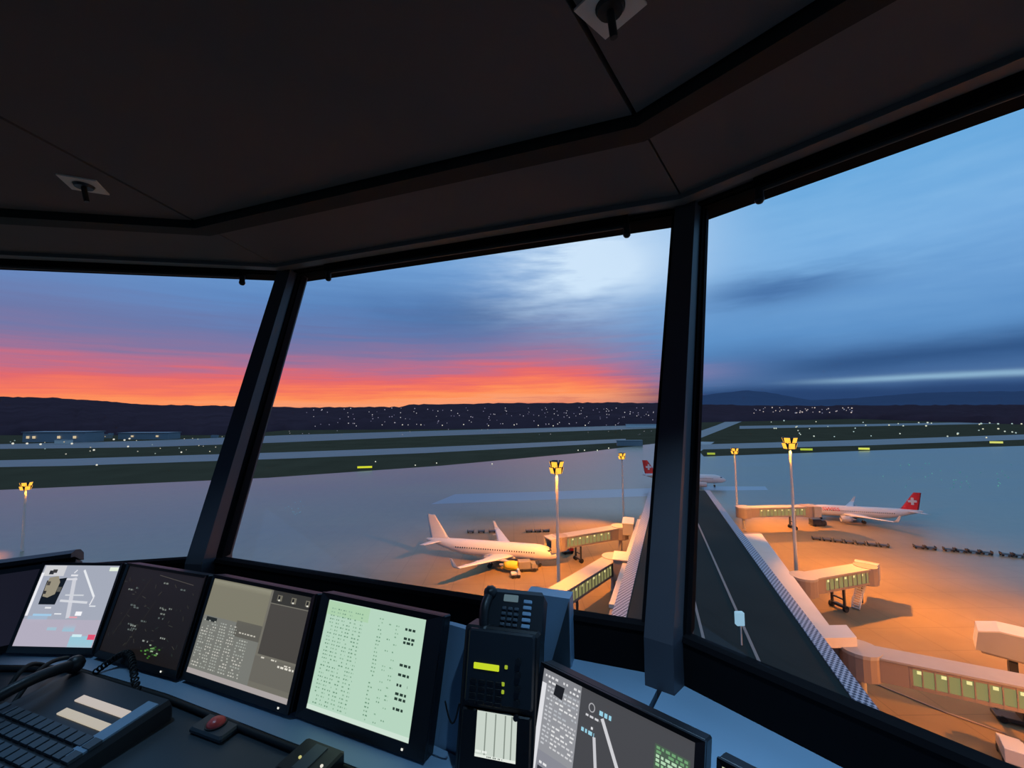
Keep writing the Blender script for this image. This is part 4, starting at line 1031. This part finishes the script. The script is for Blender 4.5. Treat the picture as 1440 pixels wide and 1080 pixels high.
b = MB(); b.box((1.2,0,2.4), (.9,2.4,4.6)); b.box((1.2,0,.8), (1.4,4.0,.6)); b.build('wheel_bogie', M['dark'], nb)
for sg in (-1,1): MB().tube((1.2, sg*1.9 - .25, .62), (1.2, sg*1.9 + .25, .62), .62, 16).build('wheel', M['tyre'], nb)

# ---------------------------------------------------------------- ground equipment
def dolly(p, rz, label, group):
    t = thing('baggage_dolly', label, 'baggage dolly', p, rz, group)
    MB().box((0,0,.52), (2.3, 1.5, .16)).build('platform', M['dark'], t)
    b_ = MB(); b_.box((-1.1,0,.8), (.08,1.5,.5)); b_.box((1.1,0,.8), (.08,1.5,.5)); b_.build('side_frame', M['dark'], t)
    for sx in (-.85, .85):
        for sy in (-1, 1): MB().tube((sx, sy*.62 - .1, .26), (sx, sy*.62 + .1, .26), .26, 10).build('wheel', M['tyre'], t)
    return t
a, e = G(1148, 759), G(1243, 769)
rz = math.atan2(e.y - a.y, e.x - a.x)
d0 = dolly(a, rz, 'dark dolly in the long row across the right apron, left part', 'left row of dollies')
for i in range(1, 7): dup(d0, None, a.lerp(e, i/6))
a2, e2 = G(1292, 771), G(1440, 784)
d0 = dolly(a2, rz, 'dark dolly in the spaced row near the right photo edge', 'right row of dollies')
for f_ in (.12, .30, .42, .54, .66, .84, .96): dup(d0, None, a2.lerp(e2, f_))
for n_, (xa, xb, y_, nn_, lab) in enumerate(((662, 692, 749, 3, 'dark dolly in the short row behind the yellow-engined airliner'), (744, 768, 748, 3, 'dark dolly in the short row behind the big mast, middle window'))):
    a3, e3 = G(xa, y_), G(xb, y_ - .5); d0 = dolly(a3, math.atan2(e3.y - a3.y, e3.x - a3.x), lab, 'dollies behind the left airliner' if n_ == 0 else 'dollies behind the big mast')
    for i in range(1, nn_): dup(d0, None, a3.lerp(e3, i/(nn_ - 1)))
def vehicle(px, py, rz, size, body, label, cat='vehicle', cabc=None, name='service_truck', box=True):
    l_, w_, h_ = size; p = G(px, py); t = thing(name, label, cat, p, rz, 'ground service vehicles')
    MB().bbox((0,0,.55), (l_, w_, .5), .06).build('chassis', M['dark'], t)
    MB().loft([[Vector(q_) for q_ in ((l_*.18, -w_*.48, z_), (x_, -w_*.48, z_), (x_, w_*.48, z_), (l_*.18, w_*.48, z_))] for z_, x_ in ((.8, l_*.5), (1.3, l_*.49), (2.0, l_*.40))], smooth=False).build('cab', cabc or body, t)
    MB().box((l_*.445, 0, 1.62), (.12, w_*.8, .5)).build('windscreen', M['glassd'], t)
    if box: MB().bbox((-l_*.17, 0, .8 + (h_ - .8)/2), (l_*.62, w_, h_ - .8), .05).build('cargo_box', body, t)
    for sx in (-.32, .32):
        for sy in (-1, 1): MB().tube((sx*l_, sy*w_*.46 - .14, .42), (sx*l_, sy*w_*.46 + .14, .42), .42, 14).build('wheel', M['tyre'], t)
    return t
vehicle(742, 802, .1, (5.2, 2.4, 2.6), M['cargo'], 'grey box truck parked under the nose of the yellow-engined airliner')
vehicle(798, 778, .3, (3.4, 1.7, 1.6), M['dark'], 'dark tug in front of the nose of the yellow-engined airliner', name='tow_tug', box=False, cabc=M['tailred'])
vehicle(1150, 739, .0, (5, 2.2, 2.4), M['dark'], 'dark truck at the nose of the red-tailed airliner')
vehicle(1424, 1015, -.5, (3.6, 1.8, 1.9), M['dark'], 'dark tug under the long jet bridge at the right edge', name='tow_tug', box=False)
vehicle(1425, 1072, .9, (4.2, 2.0, 2.4), M['white'], 'white van at the bottom right corner of the apron', name='service_van')
vehicle(725, 812, .15, (2.4,1.4,1.3), M['steel'], 'small grey cart beside the yellow engine', name='ground_power_cart', box=True)
for px, py, l_ in ((905, 842, .2), (895, 851, .5)):
    vehicle(px - 25, py, l_, (3.4,1.7,1.7), M['steel'] if l_ < .4 else M['dark'], 'pale cart beside the pier under the nearest left bridge' if l_ < .4 else 'dark cart beside the pier under the nearest left bridge', name='service_cart', box=l_ < .4)
# raised red-brown line on the apron under the long bridge
pts = [G(1206, 952), G(1262, 975), G(1330, 1003), G(1412, 1032)]
b = MB(); nn = Vector((-.3, .95, 0)).normalized()*.22
for p, q in zip(pts, pts[1:]): b.prism([p - nn, q - nn, q + nn, p + nn], (0,0,.16))
tag(b.build('apron_stripe', M['bridge_d']), 'thin red-brown line on the apron under the long bridge', 'stripe', kind='structure')
# tower shaft and terminal roof under the cab
b = MB(); n_ = 24
b.loft([[Vector((CX + r_*math.cos(2*PI*j/n_), CY + r_*math.sin(2*PI*j/n_), z)) for j in range(n_)] for z, r_ in ((-.1,3.2),(H - 4.5,3.2),(H - 1.85,4.3))], smooth=False)
tag(b.build('tower_shaft', M['concrete']), 'concrete shaft of the control tower under the cab', 'tower', kind='structure')

# ------------------------------------------------------------------ render look
sc = bpy.context.scene
sc.view_settings.view_transform = 'Standard'; sc.view_settings.look = 'None'; sc.view_settings.exposure = 0.; sc.view_settings.gamma = 1.; sc.view_settings.use_curve_mapping = False
sc.cycles.use_denoising = True
sc.cycles.max_bounces = 8; sc.cycles.transparent_max_bounces = 24; sc.cycles.sample_clamp_indirect = 6.
